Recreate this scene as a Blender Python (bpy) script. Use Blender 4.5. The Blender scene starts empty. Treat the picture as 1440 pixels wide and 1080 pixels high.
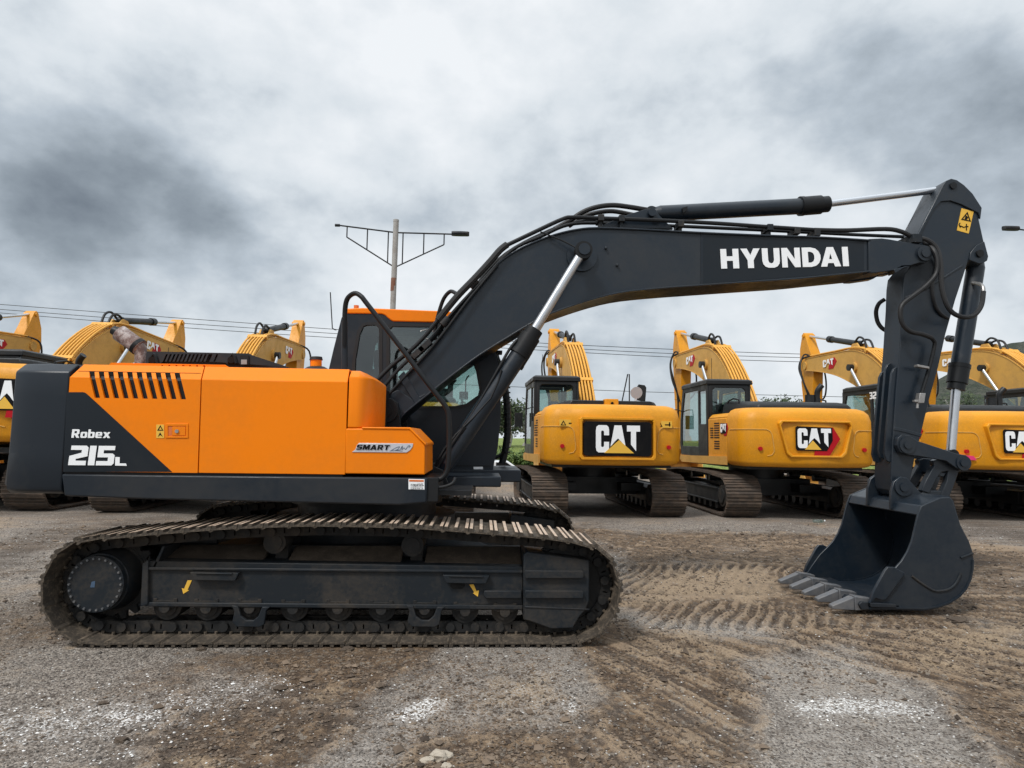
import bpy, bmesh, math, random
import numpy as np
from mathutils import Vector, Matrix
from mathutils.geometry import tessellate_polygon
random.seed(7)
sc = bpy.context.scene
COL = sc.collection
R_ = math.radians
# ---------------------------------------------------------------- camera
CAM = Vector((0, 0, 1.56)); FPX = 895.0
camR = (Matrix.Rotation(-R_(2.6), 3, 'Z') @ Matrix.Rotation(R_(90 + 4.85), 3, 'X') @ Matrix.Rotation(R_(0.8), 3, 'Z'))
cd = bpy.data.cameras.new('camera'); cam = bpy.data.objects.new('camera', cd); COL.objects.link(cam)
cam.matrix_world = Matrix.Translation(CAM) @ camR.to_4x4()
cd.sensor_width = 36; cd.lens = 36 * FPX / 1440; cd.clip_end = 3000; cd.clip_start = 0.05
sc.camera = cam
def ray(px, py):
    return camR @ Vector(((px - 720) / FPX, (540 - py) / FPX, -1))
def at(px, py, Y):            # point of the plane y = Y behind a point of the photograph
    d = ray(px, py); t = (Y - CAM.y) / d.y
    return (CAM.x + d.x * t, CAM.z + d.z * t)
def gnd(px, py, z=0.0):
    d = ray(px, py); t = (z - CAM.z) / d.z
    return (CAM.x + d.x * t, CAM.y + d.y * t)
def pp(pts, Y): return [at(x, y, Y) for x, y in pts]
def p3(pts, Y):
    out = []
    for p in pts:
        yy = p[2] if len(p) > 2 else Y
        x, z = at(p[0], p[1], yy); out.append(Vector((x, yy, z)))
    return out
def catmull(P, n=6, closed=False):
    P = [Vector(p) for p in P]; out = []; N = len(P)
    rng = range(N if closed else N - 1)
    for i in rng:
        if closed: a, b, c, d = P[(i-1) % N], P[i], P[(i+1) % N], P[(i+2) % N]
        else: a, b, c, d = P[max(i-1, 0)], P[i], P[i+1], P[min(i+2, N-1)]
        for k in range(n):
            t = k / n
            out.append(0.5 * ((2*b) + (c-a)*t + (2*a-5*b+4*c-d)*t*t + (3*b-a-3*c+d)*t**3))
    if not closed: out.append(P[-1])
    return out
# ---------------------------------------------------------------- materials
def newmat(name):
    m = bpy.data.materials.new(name); m.use_nodes = True
    nt = m.node_tree; b = nt.nodes['Principled BSDF']
    return m, nt, b
def nd(nt, t, **kw):
    n = nt.nodes.new(t)
    for k, v in kw.items(): setattr(n, k, v)
    return n
def mixrgb(nt, fac, a, b, mode='MIX'):
    n = nt.nodes.new('ShaderNodeMix'); n.data_type = 'RGBA'; n.blend_type = mode
    for sock, val in ((n.inputs[0], fac), (n.inputs[6], a), (n.inputs[7], b)):
        if isinstance(val, bpy.types.NodeSocket): nt.links.new(val, sock)
        elif isinstance(val, (int, float)): sock.default_value = val
        else: sock.default_value = (*val[:3], 1)
    return n.outputs[2]
def math_n(nt, op, a, b=None, c=None, clamp=False):
    n = nt.nodes.new('ShaderNodeMath'); n.operation = op; n.use_clamp = clamp
    for i, v in enumerate((a, b, c)):
        if v is None: continue
        if isinstance(v, bpy.types.NodeSocket): nt.links.new(v, n.inputs[i])
        else: n.inputs[i].default_value = v
    return n.outputs[0]
def noise(nt, vec, scale, detail=4, rough=.55, dist=0.0):
    n = nt.nodes.new('ShaderNodeTexNoise'); nt.links.new(vec, n.inputs['Vector'])
    n.inputs['Scale'].default_value = scale; n.inputs['Detail'].default_value = detail
    n.inputs['Roughness'].default_value = rough; n.inputs['Distortion'].default_value = dist
    return n.outputs['Fac']
def ramp(nt, fac, stops):
    n = nt.nodes.new('ShaderNodeValToRGB'); nt.links.new(fac, n.inputs[0])
    cr = n.color_ramp
    while len(cr.elements) < len(stops): cr.elements.new(0.5)
    for e, (p, c) in zip(cr.elements, stops):
        e.position = p; e.color = (c, c, c, 1) if isinstance(c, (int, float)) else (*c, 1)
    return n.outputs[0]
def bump(nt, b, h, strength, dist=0.01, prev=None):
    n = nt.nodes.new('ShaderNodeBump'); nt.links.new(h, n.inputs['Height'])
    n.inputs['Strength'].default_value = strength; n.inputs['Distance'].default_value = dist
    if prev: nt.links.new(prev, n.inputs['Normal'])
    nt.links.new(n.outputs[0], b.inputs['Normal']); return n.outputs[0]
def objco(nt): return nd(nt, 'ShaderNodeTexCoord').outputs['Object']
def geoco(nt): return nd(nt, 'ShaderNodeNewGeometry').outputs['Position']
def paint(name, col, rough=.38, dirt=(.12, .10, .08), amt=.25, scale=1.6, metal=0.0, coat=0.0, grain=.02, spots=0.0, wear=0.0, spec=.5, wav=0.0):
    m, nt, b = newmat(name); co = objco(nt)
    n1 = noise(nt, co, scale, 6, .62, .4); n2 = noise(nt, co, scale*14, 4, .6)
    mask = ramp(nt, math_n(nt, 'ADD', math_n(nt, 'MULTIPLY', n1, .7), math_n(nt, 'MULTIPLY', n2, .3)), [(.45, 0.0), (.68, 1.0)])
    c = mixrgb(nt, math_n(nt, 'MULTIPLY', mask, amt), col, dirt)
    if spots > 0:
        sp = ramp(nt, noise(nt, co, 90, 2, .7), [(.56, 0.0), (.66, 1.0)])
        c = mixrgb(nt, math_n(nt, 'MULTIPLY', sp, spots), c, [min(1, x*1.5+.04) for x in col])
    if wear > 0:
        wv = ramp(nt, noise(nt, co, 26, 6, .75), [(.63, 0.0), (.70, 1.0)])
        c = mixrgb(nt, math_n(nt, 'MULTIPLY', wv, wear), c, (.16, .10, .07))
    nt.links.new(c, b.inputs['Base Color'])
    r = math_n(nt, 'ADD', math_n(nt, 'MULTIPLY', mask, .3), rough, clamp=True); nt.links.new(r, b.inputs['Roughness'])
    b.inputs['Metallic'].default_value = metal; b.inputs['Coat Weight'].default_value = coat
    b.inputs['Coat Roughness'].default_value = .12; b.inputs['Specular IOR Level'].default_value = spec
    pv = bump(nt, b, noise(nt, co, 2.3, 2, .5), wav, .02) if wav else None
    if grain: bump(nt, b, noise(nt, co, 220, 3, .6), grain*6, .002, pv)
    return m
M = {}
M['orange'] = paint('orange_paint', (.87, .213, .001), .32, (.60, .17, .01), .35, 1.2, spec=.2, spots=.05, wav=.14)
M['slate'] = paint('slate_paint', (.0100, .0150, .0220), .38, (.040, .037, .033), .45, 1.3, spec=.34, wav=.12)
M['slate2'] = paint('slate_satin', (.0115, .0155, .0200), .5, (.060, .049, .038), .75, 2.6, spec=.28)
M['boom'] = paint('boom_paint', (.0092, .0158, .0245), .30, (.036, .036, .035), .42, 1.7, spec=.44, wav=.15)
M['boomdark'] = paint('boom_band_paint', (.006, .010, .015), .28, (.016, .016, .016), .2, 1.4, spec=.35)
M['black'] = paint('black_paint', (.006, .007, .0085), .42, (.02, .018, .016), .3, spec=.3)
M['rubber'] = paint('rubber_hose', (.009, .009, .010), .5, (.03, .028, .025), .4, 6, spec=.4)
M['dusty'] = paint('dusty_steel', (.018, .018, .018), .7, (.075, .060, .046), .85, 3.5, grain=.05, spec=.25)
M['mud'] = paint('caked_mud', (.060, .045, .033), .9, (.15, .115, .085), .8, 6, grain=.2, spec=.2)
M['shoe'] = paint('shoe_steel', (.050, .041, .032), .74, (.27, .21, .15), 1.0, 4, grain=.08, wear=.3, spec=.3)
M['worn'] = paint('worn_grouser', (.62, .49, .38), .5, (.34, .18, .09), .6, 9, metal=.2, grain=.05)
M['chrome'] = paint('chrome_rod', (.62, .63, .65), .26, (.5, .5, .5), .1, 1, metal=1.0, grain=0)
M['steel'] = paint('bare_steel', (.38, .37, .36), .42, (.2, .17, .13), .5, 8, metal=.8)
M['rust'] = paint('rusty_pipe', (.16, .10, .085), .7, (.66, .62, .60), 1.0, 11, grain=.04)
M['yellow'] = paint('yellow_paint', (.68, .28, .006), .40, (.42, .20, .03), .6, 1.1, spots=.5, spec=.35, wav=.15)
M['yellow2'] = paint('yellow_arm_paint', (.60, .335, .075), .5, (.36, .21, .08), .6, 2.0, spots=.16, spec=.3)
M['pipey'] = paint('yellow_pipe', (.74, .36, .04), .45, (.5, .26, .07), .4, 4)
M['catblack'] = paint('black_plastic', (.008, .009, .010), .4, (.03, .03, .03), .4, 3, spots=.15, spec=.4)
M['mudshoe'] = paint('muddy_shoe', (.060, .046, .036), .8, (.17, .12, .085), .9, 7, grain=.1)
M['white'] = paint('white_decal', (.88, .89, .90), .5, (.7, .7, .7), .15, 6)
M['decyellow'] = paint('yellow_decal', (.78, .45, .05), .45, (.4, .3, .1), .1, 6, grain=0)
M['decblack'] = paint('black_decal', (.005, .005, .006), .6, amt=.1, grain=0, spec=.12)
M['decred'] = paint('red_decal', (.42, .008, .015), .45, amt=.05, grain=0, spec=.15)
M['decpink'] = paint('pink_reflector', (.75, .03, .16), .25, amt=.0, grain=0)
M['decorange'] = paint('orange_label', (.65, .16, .03), .4, amt=.0, grain=0)
M['decblue'] = paint('blue_label', (.05, .09, .15), .5, amt=.2, grain=0)
M['silver'] = paint('silver_plate', (.62, .62, .66), .3, (.4, .4, .45), .3, 8, metal=.4, grain=0)
M['tooth'] = paint('tooth_steel', (.115, .12, .13), .42, (.22, .20, .18), .6, 14, spec=.5, metal=.3)
M['hole'] = paint('dark_cavity', (.004, .004, .004), .8, amt=0, grain=0)
M['concrete'] = paint('concrete', (.42, .40, .37), .85, (.24, .22, .2), .6, 2.5, grain=.1)
M['polem'] = paint('weathered_pole', (.36, .35, .33), .8, (.17, .12, .09), .7, 1.2, grain=.1)
M['polerust'] = paint('rust_band', (.18, .07, .04), .8, (.3, .2, .15), .5, 5)
M['carwhite'] = paint('car_paint', (.75, .76, .77), .25, amt=.1, coat=.5)
M['stone'] = paint('pale_stone', (.40, .35, .28), .9, (.22, .18, .14), .6, 14, grain=.2)
M['clod'] = paint('mud_clod', (.075, .055, .040), .95, (.12, .09, .06), .7, 20, grain=.3)
M['seat'] = paint('seat_fabric', (.03, .03, .035), .8, amt=.2)
def glass(name, tint, rough=.03, refl=.9):
    m = bpy.data.materials.new(name); m.use_nodes = True; nt = m.node_tree; nt.nodes.clear()
    o = nd(nt, 'ShaderNodeOutputMaterial'); t = nd(nt, 'ShaderNodeBsdfTransparent'); g = nd(nt, 'ShaderNodeBsdfGlossy')
    t.inputs[0].default_value = (*tint, 1); g.inputs['Roughness'].default_value = rough; g.inputs[0].default_value = (refl, refl, refl, 1)
    lw = nd(nt, 'ShaderNodeLayerWeight'); lw.inputs[0].default_value = .5; fo = math_n(nt, 'MULTIPLY_ADD', math_n(nt, 'POWER', lw.outputs['Facing'], 3.0), .6, .10); mx = nd(nt, 'ShaderNodeMixShader')
    nt.links.new(fo, mx.inputs[0]); nt.links.new(t.outputs[0], mx.inputs[1]); nt.links.new(g.outputs[0], mx.inputs[2])
    nt.links.new(mx.outputs[0], o.inputs[0]); return m
M['glass'] = glass('cab_glass', (.72, .82, .80)); M['glassmid'] = glass('side_glass', (.42, .50, .50))
M['glassdark'] = glass('tinted_glass', (.24, .27, .29))
# ---------------------------------------------------------------- mesh builder
def tag(o, label=None, cat=None, group=None, kind=None):
    if label: o['label'] = label
    if cat: o['category'] = cat
    if group: o['group'] = group
    if kind: o['kind'] = kind
    return o
def thing(name, loc, label, cat, group=None, rz=0):
    o = bpy.data.objects.new(name, None); COL.objects.link(o); o.location = loc; o.rotation_euler = (0, 0, rz)
    o.empty_display_size = .3
    return tag(o, label, cat, group)
class MB:
    def __init__(s): s.v = []; s.f = []; s.m = []
    def add(s, V, F, mi=0):
        b = len(s.v); s.v += [tuple(v) for v in V]
        s.f += [tuple(b + i for i in f) for f in F]; s.m += [mi] * len(F); return s
    def box(s, x0, x1, y0, y1, z0, z1, mi=0):
        V = [(x, y, z) for z in (z0, z1) for y in (y0, y1) for x in (x0, x1)]
        return s.add(V, [(0,2,3,1), (4,5,7,6), (0,1,5,4), (2,6,7,3), (0,4,6,2), (1,3,7,5)], mi)
    def obox(s, c, ax, ay, az, mi=0):    # centre and three half-axis vectors
        c, ax, ay, az = map(Vector, (c, ax, ay, az))
        V = [c + i*ax + j*ay + k*az for k in (-1, 1) for j in (-1, 1) for i in (-1, 1)]
        return s.add(V, [(0,2,3,1), (4,5,7,6), (0,1,5,4), (2,6,7,3), (0,4,6,2), (1,3,7,5)], mi)
    def prism(s, pts, y0, y1, mi=0, ax='y'):
        n = len(pts)
        if ax == 'y': V = [(a, y0, b) for a, b in pts] + [(a, y1, b) for a, b in pts]
        elif ax == 'x': V = [(y0, a, b) for a, b in pts] + [(y1, a, b) for a, b in pts]
        else: V = [(a, b, y0) for a, b in pts] + [(a, b, y1) for a, b in pts]
        F = [tuple(range(n))[::-1], tuple(range(n, 2*n))] + [(i, (i+1) % n, n + (i+1) % n, n + i) for i in range(n)]
        return s.add(V, F, mi)
    def holed(s, outer, holes, y0, y1, mi=0, ax='y'):
        loops = [outer] + holes
        tri = tessellate_polygon([[Vector((a, b, 0)) for a, b in L] for L in loops])
        flat = [p for L in loops for p in L]; n = len(flat)
        def mk(p, d): return (p[0], d, p[1]) if ax == 'y' else ((d, p[0], p[1]) if ax == 'x' else (p[0], p[1], d))
        V = [mk(p, y0) for p in flat] + [mk(p, y1) for p in flat]
        F = [tuple(t) for t in tri] + [tuple(n + i for i in t[::-1]) for t in tri]
        b = 0
        for L in loops:
            k = len(L)
            F += [(b+i, b+(i+1) % k, n+b+(i+1) % k, n+b+i) for i in range(k)]; b += k
        return s.add(V, F, mi)
    def cyl(s, p0, p1, r0, r1=None, n=24, mi=0, cap=None):
        p0, p1 = Vector(p0), Vector(p1); r1 = r0 if r1 is None else r1
        d = (p1 - p0).normalized(); u = d.orthogonal().normalized(); w = d.cross(u)
        V = []
        for p, r in ((p0, r0), (p1, r1)):
            for i in range(n):
                a = 2*math.pi*i/n; V.append(p + r*(math.cos(a)*u + math.sin(a)*w))
        s.add(V, [(i, (i+1) % n, n+(i+1) % n, n+i) for i in range(n)], mi)
        return s.add(V, [tuple(range(n))[::-1], tuple(range(n, 2*n))], mi if cap is None else cap)
    def tube(s, path, r, n=10, mi=0, sm=0):
        P = catmull(path, sm) if sm else [Vector(p) for p in path]
        Q = [P[0]]
        for p in P[1:]:
            if (p - Q[-1]).length > 1e-5: Q.append(p)
        P = Q; u = None; V = []
        for i, p in enumerate(P):
            d = (P[min(i+1, len(P)-1)] - P[max(i-1, 0)]).normalized()
            u = d.orthogonal().normalized() if u is None else (u - d*u.dot(d)).normalized()
            w = d.cross(u); rr = r(i/(len(P)-1)) if callable(r) else r
            V += [p + rr*(math.cos(2*math.pi*k/n)*u + math.sin(2*math.pi*k/n)*w) for k in range(n)]
        F = [(i*n+k, i*n+(k+1) % n, (i+1)*n+(k+1) % n, (i+1)*n+k) for i in range(len(P)-1) for k in range(n)]
        L = (len(P)-1)*n
        F += [tuple(range(n))[::-1], tuple(L + k for k in range(n))]
        return s.add(V, F, mi)
    def strip(s, path, t, y0, y1, mi=0, ax='y'):   # band following a path in xz, thickness t to its left
        P = [Vector(p) for p in path]; O = []
        for i, p in enumerate(P):
            d = (P[min(i+1, len(P)-1)] - P[max(i-1, 0)]).normalized(); O.append(p + t*Vector((-d.y, d.x)))
        for i in range(len(P)-1):
            pass
        n = len(P); mk = (lambda p, d: (p[0], d, p[1])) if ax == 'y' else (lambda p, d: (d, p[0], p[1]))
        V = [mk(p, y0) for p in P] + [mk(p, y0) for p in O] + [mk(p, y1) for p in P] + [mk(p, y1) for p in O]
        F = []
        for i in range(n-1):
            F += [(i, i+1, n+i+1, n+i), (2*n+i, 3*n+i, 3*n+i+1, 2*n+i+1), (i, 2*n+i, 2*n+i+1, i+1), (n+i, n+i+1, 3*n+i+1, 3*n+i)]
        F += [(0, n, 3*n, 2*n), (n-1, 3*n-1, 4*n-1, 2*n-1)]
        return s.add(V, F, mi)
    def rings(s, rings, mi=0, cap=True):     # loft of closed rings with equal counts
        n = len(rings[0]); V = [p for r in rings for p in r]
        F = [(j*n+i, j*n+(i+1) % n, (j+1)*n+(i+1) % n, (j+1)*n+i) for j in range(len(rings)-1) for i in range(n)]
        if cap: F += [tuple(range(n))[::-1], tuple((len(rings)-1)*n + i for i in range(n))]
        return s.add(V, F, mi)
    def mesh(s, name, mats, org=(0, 0, 0), smooth=32, recalc=True):
        me = bpy.data.meshes.new(name); o = Vector(org)
        me.from_pydata([tuple(Vector(v) - o) for v in s.v], [], s.f)
        for m in (mats if isinstance(mats, (list, tuple)) else [mats]): me.materials.append(m)
        me.polygons.foreach_set('material_index', s.m)
        if recalc:
            bm = bmesh.new(); bm.from_mesh(me); bmesh.ops.recalc_face_normals(bm, faces=bm.faces); bm.to_mesh(me); bm.free()
        if smooth:
            me.polygons.foreach_set('use_smooth', [True]*len(me.polygons)); me.set_sharp_from_angle(angle=R_(smooth))
        me.update(); return me
    def pieces(s):
        """split into separate lumps: connected faces, then lumps whose boxes touch"""
        par = list(range(len(s.v)))
        def fd(i):
            while par[i] != i: par[i] = par[par[i]]; i = par[i]
            return i
        for f in s.f:
            for i in f[1:]: par[fd(i)] = fd(f[0])
        g = {}
        for k, f in enumerate(s.f): g.setdefault(fd(f[0]), []).append(k)
        lumps = []
        for fs in g.values():
            vs = [s.v[i] for k in fs for i in s.f[k]]; lumps.append([fs, [min(v[a] for v in vs)-.002 for a in range(3)], [max(v[a] for v in vs)+.002 for a in range(3)]])
        ch = True
        while ch:
            ch = False
            for i in range(len(lumps)):
                for j in range(i+1, len(lumps)):
                    A, B = lumps[i], lumps[j]
                    if all(A[1][a] <= B[2][a] and B[1][a] <= A[2][a] for a in range(3)):
                        A[0] = A[0]+B[0]; A[1] = [min(p, q) for p, q in zip(A[1], B[1])]; A[2] = [max(p, q) for p, q in zip(A[2], B[2])]; lumps.pop(j); ch = True; break
                if ch: break
        out = []
        for fs, _, _ in lumps:
            mb = MB(); ids = {}
            for k in fs:
                ff = []
                for i in s.f[k]:
                    if i not in ids: ids[i] = len(mb.v); mb.v.append(s.v[i])
                    ff.append(ids[i])
                mb.f.append(tuple(ff)); mb.m.append(s.m[k])
            out.append(mb)
        return out
    def build(s, name, mats, parent=None, label=None, bev=0, seg=2, smooth=32, org=None, kind=None, split=False):
        if split:
            P = s.pieces()
            if len(P) > 1: return [p.build(name, mats, parent, label, bev, seg, smooth, org, kind) for p in P][0]
        if org is None: org = root_loc(parent)
        me = s.mesh(name, mats, org, smooth)
        ob = bpy.data.objects.new(name, me); COL.objects.link(ob)
        if parent is not None: ob.parent = parent
        else: ob.location = org
        if bev:
            b = ob.modifiers.new('bevel', 'BEVEL'); b.width = bev; b.segments = seg; b.limit_method = 'ANGLE'; b.angle_limit = R_(35); b.harden_normals = False
        tag(ob, label=label, kind=kind); return ob
def root_loc(o):
    v = Vector((0, 0, 0))
    while o is not None: v += o.location; o = o.parent
    return v
def copy_obj(o, parent, off=(0, 0, 0)):
    c = o.copy(); COL.objects.link(c); c.parent = parent; c.location = o.location + Vector(off)
    for ch in list(o.children): copy_obj(ch, c)
    return c
# ---------------------------------------------------------------- lettering (outlines, height 10)
G = {
 'H': (8.2, [[(0,0),(2.7,0),(2.7,3.9),(5.5,3.9),(5.5,0),(8.2,0),(8.2,10),(5.5,10),(5.5,6.2),(2.7,6.2),(2.7,10),(0,10)]]),
 'Y': (8.8, [[(3.05,0),(5.75,0),(5.75,4),(8.8,10),(5.9,10),(4.4,6.6),(2.9,10),(0,10),(3.05,4)]]),
 'U': (8, [[(0,10),(0,3.6),(.35,1.9),(1.3,.6),(2.7,0),(5.3,0),(6.7,.6),(7.65,1.9),(8,3.6),(8,10),(5.35,10),(5.35,3.8),(4.9,2.6),(4,2.2),(3.1,2.6),(2.65,3.8),(2.65,10)]]),
 'N': (8.4, [[(0,0),(2.5,0),(2.5,5.9),(5.8,0),(8.4,0),(8.4,10),(5.9,10),(5.9,4.1),(2.6,10),(0,10)]]),
 'D': (8.4, [[(0,0),(4,0),(6.2,.6),(7.6,2),(8.4,4),(8.4,6),(7.6,8),(6.2,9.4),(4,10),(0,10)], [(2.7,2.2),(2.7,7.8),(3.9,7.8),(5.1,7.1),(5.6,5.8),(5.6,4.2),(5.1,2.9),(3.9,2.2)]]),
 'A': (9.2, [[(0,0),(2.8,0),(3.3,1.8),(5.9,1.8),(6.4,0),(9.2,0),(6.1,10),(3.1,10)], [(3.9,3.8),(4.6,6.9),(5.3,3.8)]]),
 'I': (2.7, [[(0,0),(2.7,0),(2.7,10),(0,10)]]),
 'c': (6.6, [[(1.3,0),(5.3,0),(6.3,.6),(6.6,1.8),(6.6,3.9),(4.1,3.9),(4.1,2.4),(3.7,2),(2.9,2),(2.6,2.4),(2.6,7.6),(2.9,8),(3.7,8),(4.1,7.6),(4.1,6.3),(6.6,6.3),(6.6,8.2),(6.3,9.4),(5.3,10),(1.3,10),(.3,9.4),(0,8.2),(0,1.8),(.3,.6)]]),
 'a': (7.6, [[(0,2.2),(.9,2.9),(2.1,4.0),(3.8,5.2),(5.5,4.0),(6.7,2.9),(7.6,2.2),(5.6,10),(2.0,10)]]),
 't': (6.6, [[(2,3),(4.6,.6),(4.6,7.8),(6.6,7.8),(6.6,10),(0,10),(0,7.8),(2,7.8)]]),
 'T': (8, [[(2.7,0),(5.3,0),(5.3,7.8),(8,7.8),(8,10),(0,10),(0,7.8),(2.7,7.8)]]),
 'S': (8, [[(0,0),(6.9,0),(8,1.1),(8,4.9),(6.9,6),(2.7,6),(2.7,7.9),(7.8,7.9),(7.8,10),(1.1,10),(0,8.9),(0,5.1),(1.1,4),(5.3,4),(5.3,2.1),(0,2.1)]]),
 'M': (10, [[(0,0),(2.4,0),(2.4,5.8),(4.1,0),(5.9,0),(7.6,5.8),(7.6,0),(10,0),(10,10),(6.6,10),(5,4.6),(3.4,10),(0,10)]]),
 'R': (8.4, [[(0,0),(2.6,0),(2.6,3.2),(3.6,3.2),(5.4,0),(8.4,0),(6.3,3.7),(7.9,4.8),(7.9,8.9),(6.8,10),(0,10)], [(2.6,5.3),(2.6,7.9),(5.3,7.9),(5.3,5.3)]]),
 'o': (7, [[(1,0),(6,0),(7,1),(7,6),(6,7),(1,7),(0,6),(0,1)], [(2.4,1.8),(2.4,5.2),(4.6,5.2),(4.6,1.8)]]),
 'b': (7, [[(0,0),(6,0),(7,1),(7,6),(6,7),(2.4,7),(2.4,10),(0,10)], [(2.4,1.8),(2.4,5.2),(4.6,5.2),(4.6,1.8)]]),
 'e': (7, [[(1,0),(6.6,0),(6.6,1.6),(2.4,1.6),(2.4,2.7),(7,2.7),(7,6),(6,7),(1,7),(0,6),(0,1)], [(2.4,4.2),(2.4,5.5),(4.7,5.5),(4.7,4.2)]]),
 'x': (7.6, [[(0,0),(2.6,0),(3.9,2),(5.1,0),(8,0),(5.4,3.6),(7.6,7),(5,7),(3.9,5.2),(2.9,7),(0,7),(2.4,3.5)]]),
 '2': (8.6, [[(0,0),(8.2,0),(8.2,2.3),(3.2,2.3),(3.2,3.2),(8.6,4.6),(8.6,9),(7.6,10),(.4,10),(.4,7.8),(5.6,7.8),(5.6,6.4),(0,4.7)]]),
 '1': (3.1, [[(0,0),(3.1,0),(3.1,10),(0,10)]]),
 '5': (8.4, [[(0,0),(7.4,0),(8.4,1),(8.4,5.1),(7.4,6.1),(3,6.1),(3,7.8),(8.2,7.8),(8.2,10),(.3,10),(.3,4.1),(5.4,4.1),(5.4,2.2),(0,2.2)]]),
 'L': (6.4, [[(0,0),(6.4,0),(5.8,1.9),(2.4,1.9),(2.4,7),(0,7)]]),
 '3': (7, [[(0,0),(6,0),(7,1),(7,9),(6,10),(0,10),(0,8),(4.5,8),(4.5,6),(1.5,6),(1.5,4),(4.5,4),(4.5,2),(0,2)]]),
 '0': (7, [[(1,0),(6,0),(7,1),(7,9),(6,10),(1,10),(0,9),(0,1)], [(2.5,2.2),(2.5,7.8),(4.5,7.8),(4.5,2.2)]]),
}
def text(mb, s, o, right, up, depth, gap=1.0, total=None, slant=0.0, mi=0, yfun=None):
    """outlines of a word; o = lower-left corner, right/up = 3D vectors (right spans the word, up its height)"""
    o, right, up, depth = map(Vector, (o, right, up, depth))
    kern = lambda i: -.95 if i and ('A' in s[i-1:i+1]) and 'I' not in s[i-1:i+1] and len(s) == 7 else 0.0
    W = sum((G[c][0] if c != ' ' else 4) + kern(i) for i, c in enumerate(s)) + gap*(len(s)-1); x = 0.0
    for i_, c in enumerate(s):
        x += kern(i_)
        if c != ' ':
            w, loops = G[c]
            tri = tessellate_polygon([[Vector((a, b, 0)) for a, b in L] for L in loops])
            flat = [p for L in loops for p in L]; n = len(flat)
            base = [o + right*((x+a+slant*b)/W) + up*(b/10) for a, b in flat]
            V = base + [p + depth for p in base]
            F = [tuple(n+i for i in t) for t in tri]; k0 = 0
            for L in loops:
                k = len(L); F += [(k0+i, k0+(i+1) % k, n+k0+(i+1) % k, n+k0+i) for i in range(k)]; k0 += k
            mb.add(V, F, mi); x += w + gap
        else: x += 4 + gap
BLOBS = [(130,275,9,-.40),(370,280,8,-.28),(30,170,6,-.16),(90,40,10,.20),(330,60,11,.16),(650,80,12,.20),(560,420,7,.12),(230,412,6,.20),(900,150,7,.06),(770,260,6,-.14),(1180,110,8,-.12),(1400,200,8,-.15),(950,470,7,-.16),(1130,420,6,.12),(1010,60,6,.10),(1290,300,6,.06)]
EXPO = 0.72
# ================================================================ the orange and slate excavator
YC = 6.395; YN = 5.02                      # machine centre line and near side of its upper body
XC = at(466, 800, 4.9)[0]
EX = thing('crawler_excavator', (XC, YC, 0), 'large orange and slate crawler excavator in front, HYUNDAI on its boom, bucket on the mud', 'excavator')
S_ = at(700, 0, YN)
def Z(py, px=300, Y=YN): return at(px, py, Y)[1]
def X(px, py=600, Y=YN): return at(px, py, Y)[0]
# ---- crawler tracks
y0t, y1t = 4.9, 5.5
cs = at(135, 826, 4.9); ci = at(800, 829, 4.9)
def track_loop(cs, ci, R, zb, toppts):
    P = []
    P += [(cs[0] + (ci[0]-cs[0])*k/20, zb) for k in range(21)]
    czi = zb + R; P += [(ci[0] + R*math.sin(R_(a)), czi - R*math.cos(R_(a))) for a in range(8, 150, 8)]
    P += toppts
    P += [(cs[0] - R*math.sin(R_(a)), czi - R*math.cos(R_(a))) for a in range(155, 4, -8)]
    return P
top = [(x, z-.022) for x, z in pp([(800,757),(750,751),(700,747),(650,743),(610,740),(570,737.5),(520,736),(470,735),(420,735),(360,737),(300,740),(250,744),(200,748),(150,753)], 4.9)]
LOOP = track_loop(cs, ci, .385, .028, top)
def resample(P, pitch):
    P = [Vector(p) for p in P]; Q = P + [P[0]]
    L = [0]
    for a, b in zip(Q, Q[1:]): L.append(L[-1] + (b-a).length)
    N = round(L[-1]/pitch); out = []; j = 0
    for k in range(N):
        s = L[-1]*k/N
        while L[j+1] < s: j += 1
        t = (s - L[j])/max(1e-9, L[j+1]-L[j]); out.append(Q[j].lerp(Q[j+1], t))
    return out
def shoe_mb(w, p, detail=True):
    mb = MB(); h = p/2
    prof = [(-h-.012, -.016), (-h+.01, -.018), (-h+.02, -.008), (h-.02, -.008), (h+.004, -.022), (h+.018, -.012), (h-.002, .004), (-h+.012, .006), (-h-.008, -.004)]
    mb.prism([(a, b) for a, b in prof], 0, w, 0)
    for gx in ((-h+.016), 0, (h-.020)):
        gw = .0125
        mb.prism([(gx-gw-.004, .004), (gx+gw+.004, .004), (gx+gw, .024), (gx-gw, .024)], .003, w-.003, 0)
        mb.add([(gx-gw+.001, .006, .0255), (gx+gw-.001, .006, .0255), (gx+gw-.001, w-.006, .0255), (gx-gw+.001, w-.006, .0255)], [(0,1,2,3)], 1)
    if detail:
        for bx in (-.045, .035):
            for by in (.2, .4):
                mb.cyl((bx, w*by/.6, -.03), (bx, w*by/.6, -.008), .012, n=6, mi=0)
    return mb
PTS = resample(LOOP, .19); PITCH = (PTS[1]-PTS[0]).length
SHOE = shoe_mb(.6, PITCH).mesh('track_shoe', [M['shoe'], M['worn']], smooth=0, recalc=False)
bmx = bmesh.new(); bmx.from_mesh(SHOE); bmesh.ops.recalc_face_normals(bmx, faces=bmx.faces); bmx.to_mesh(SHOE); bmx.free()
def frame_at(P, i):
    a, b = P[i-1], P[(i+1) % len(P)]; t = (b-a).normalized(); n = Vector((t.y, -t.x))
    return t, n
ctr = Vector((XC, YC, 0))
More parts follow.
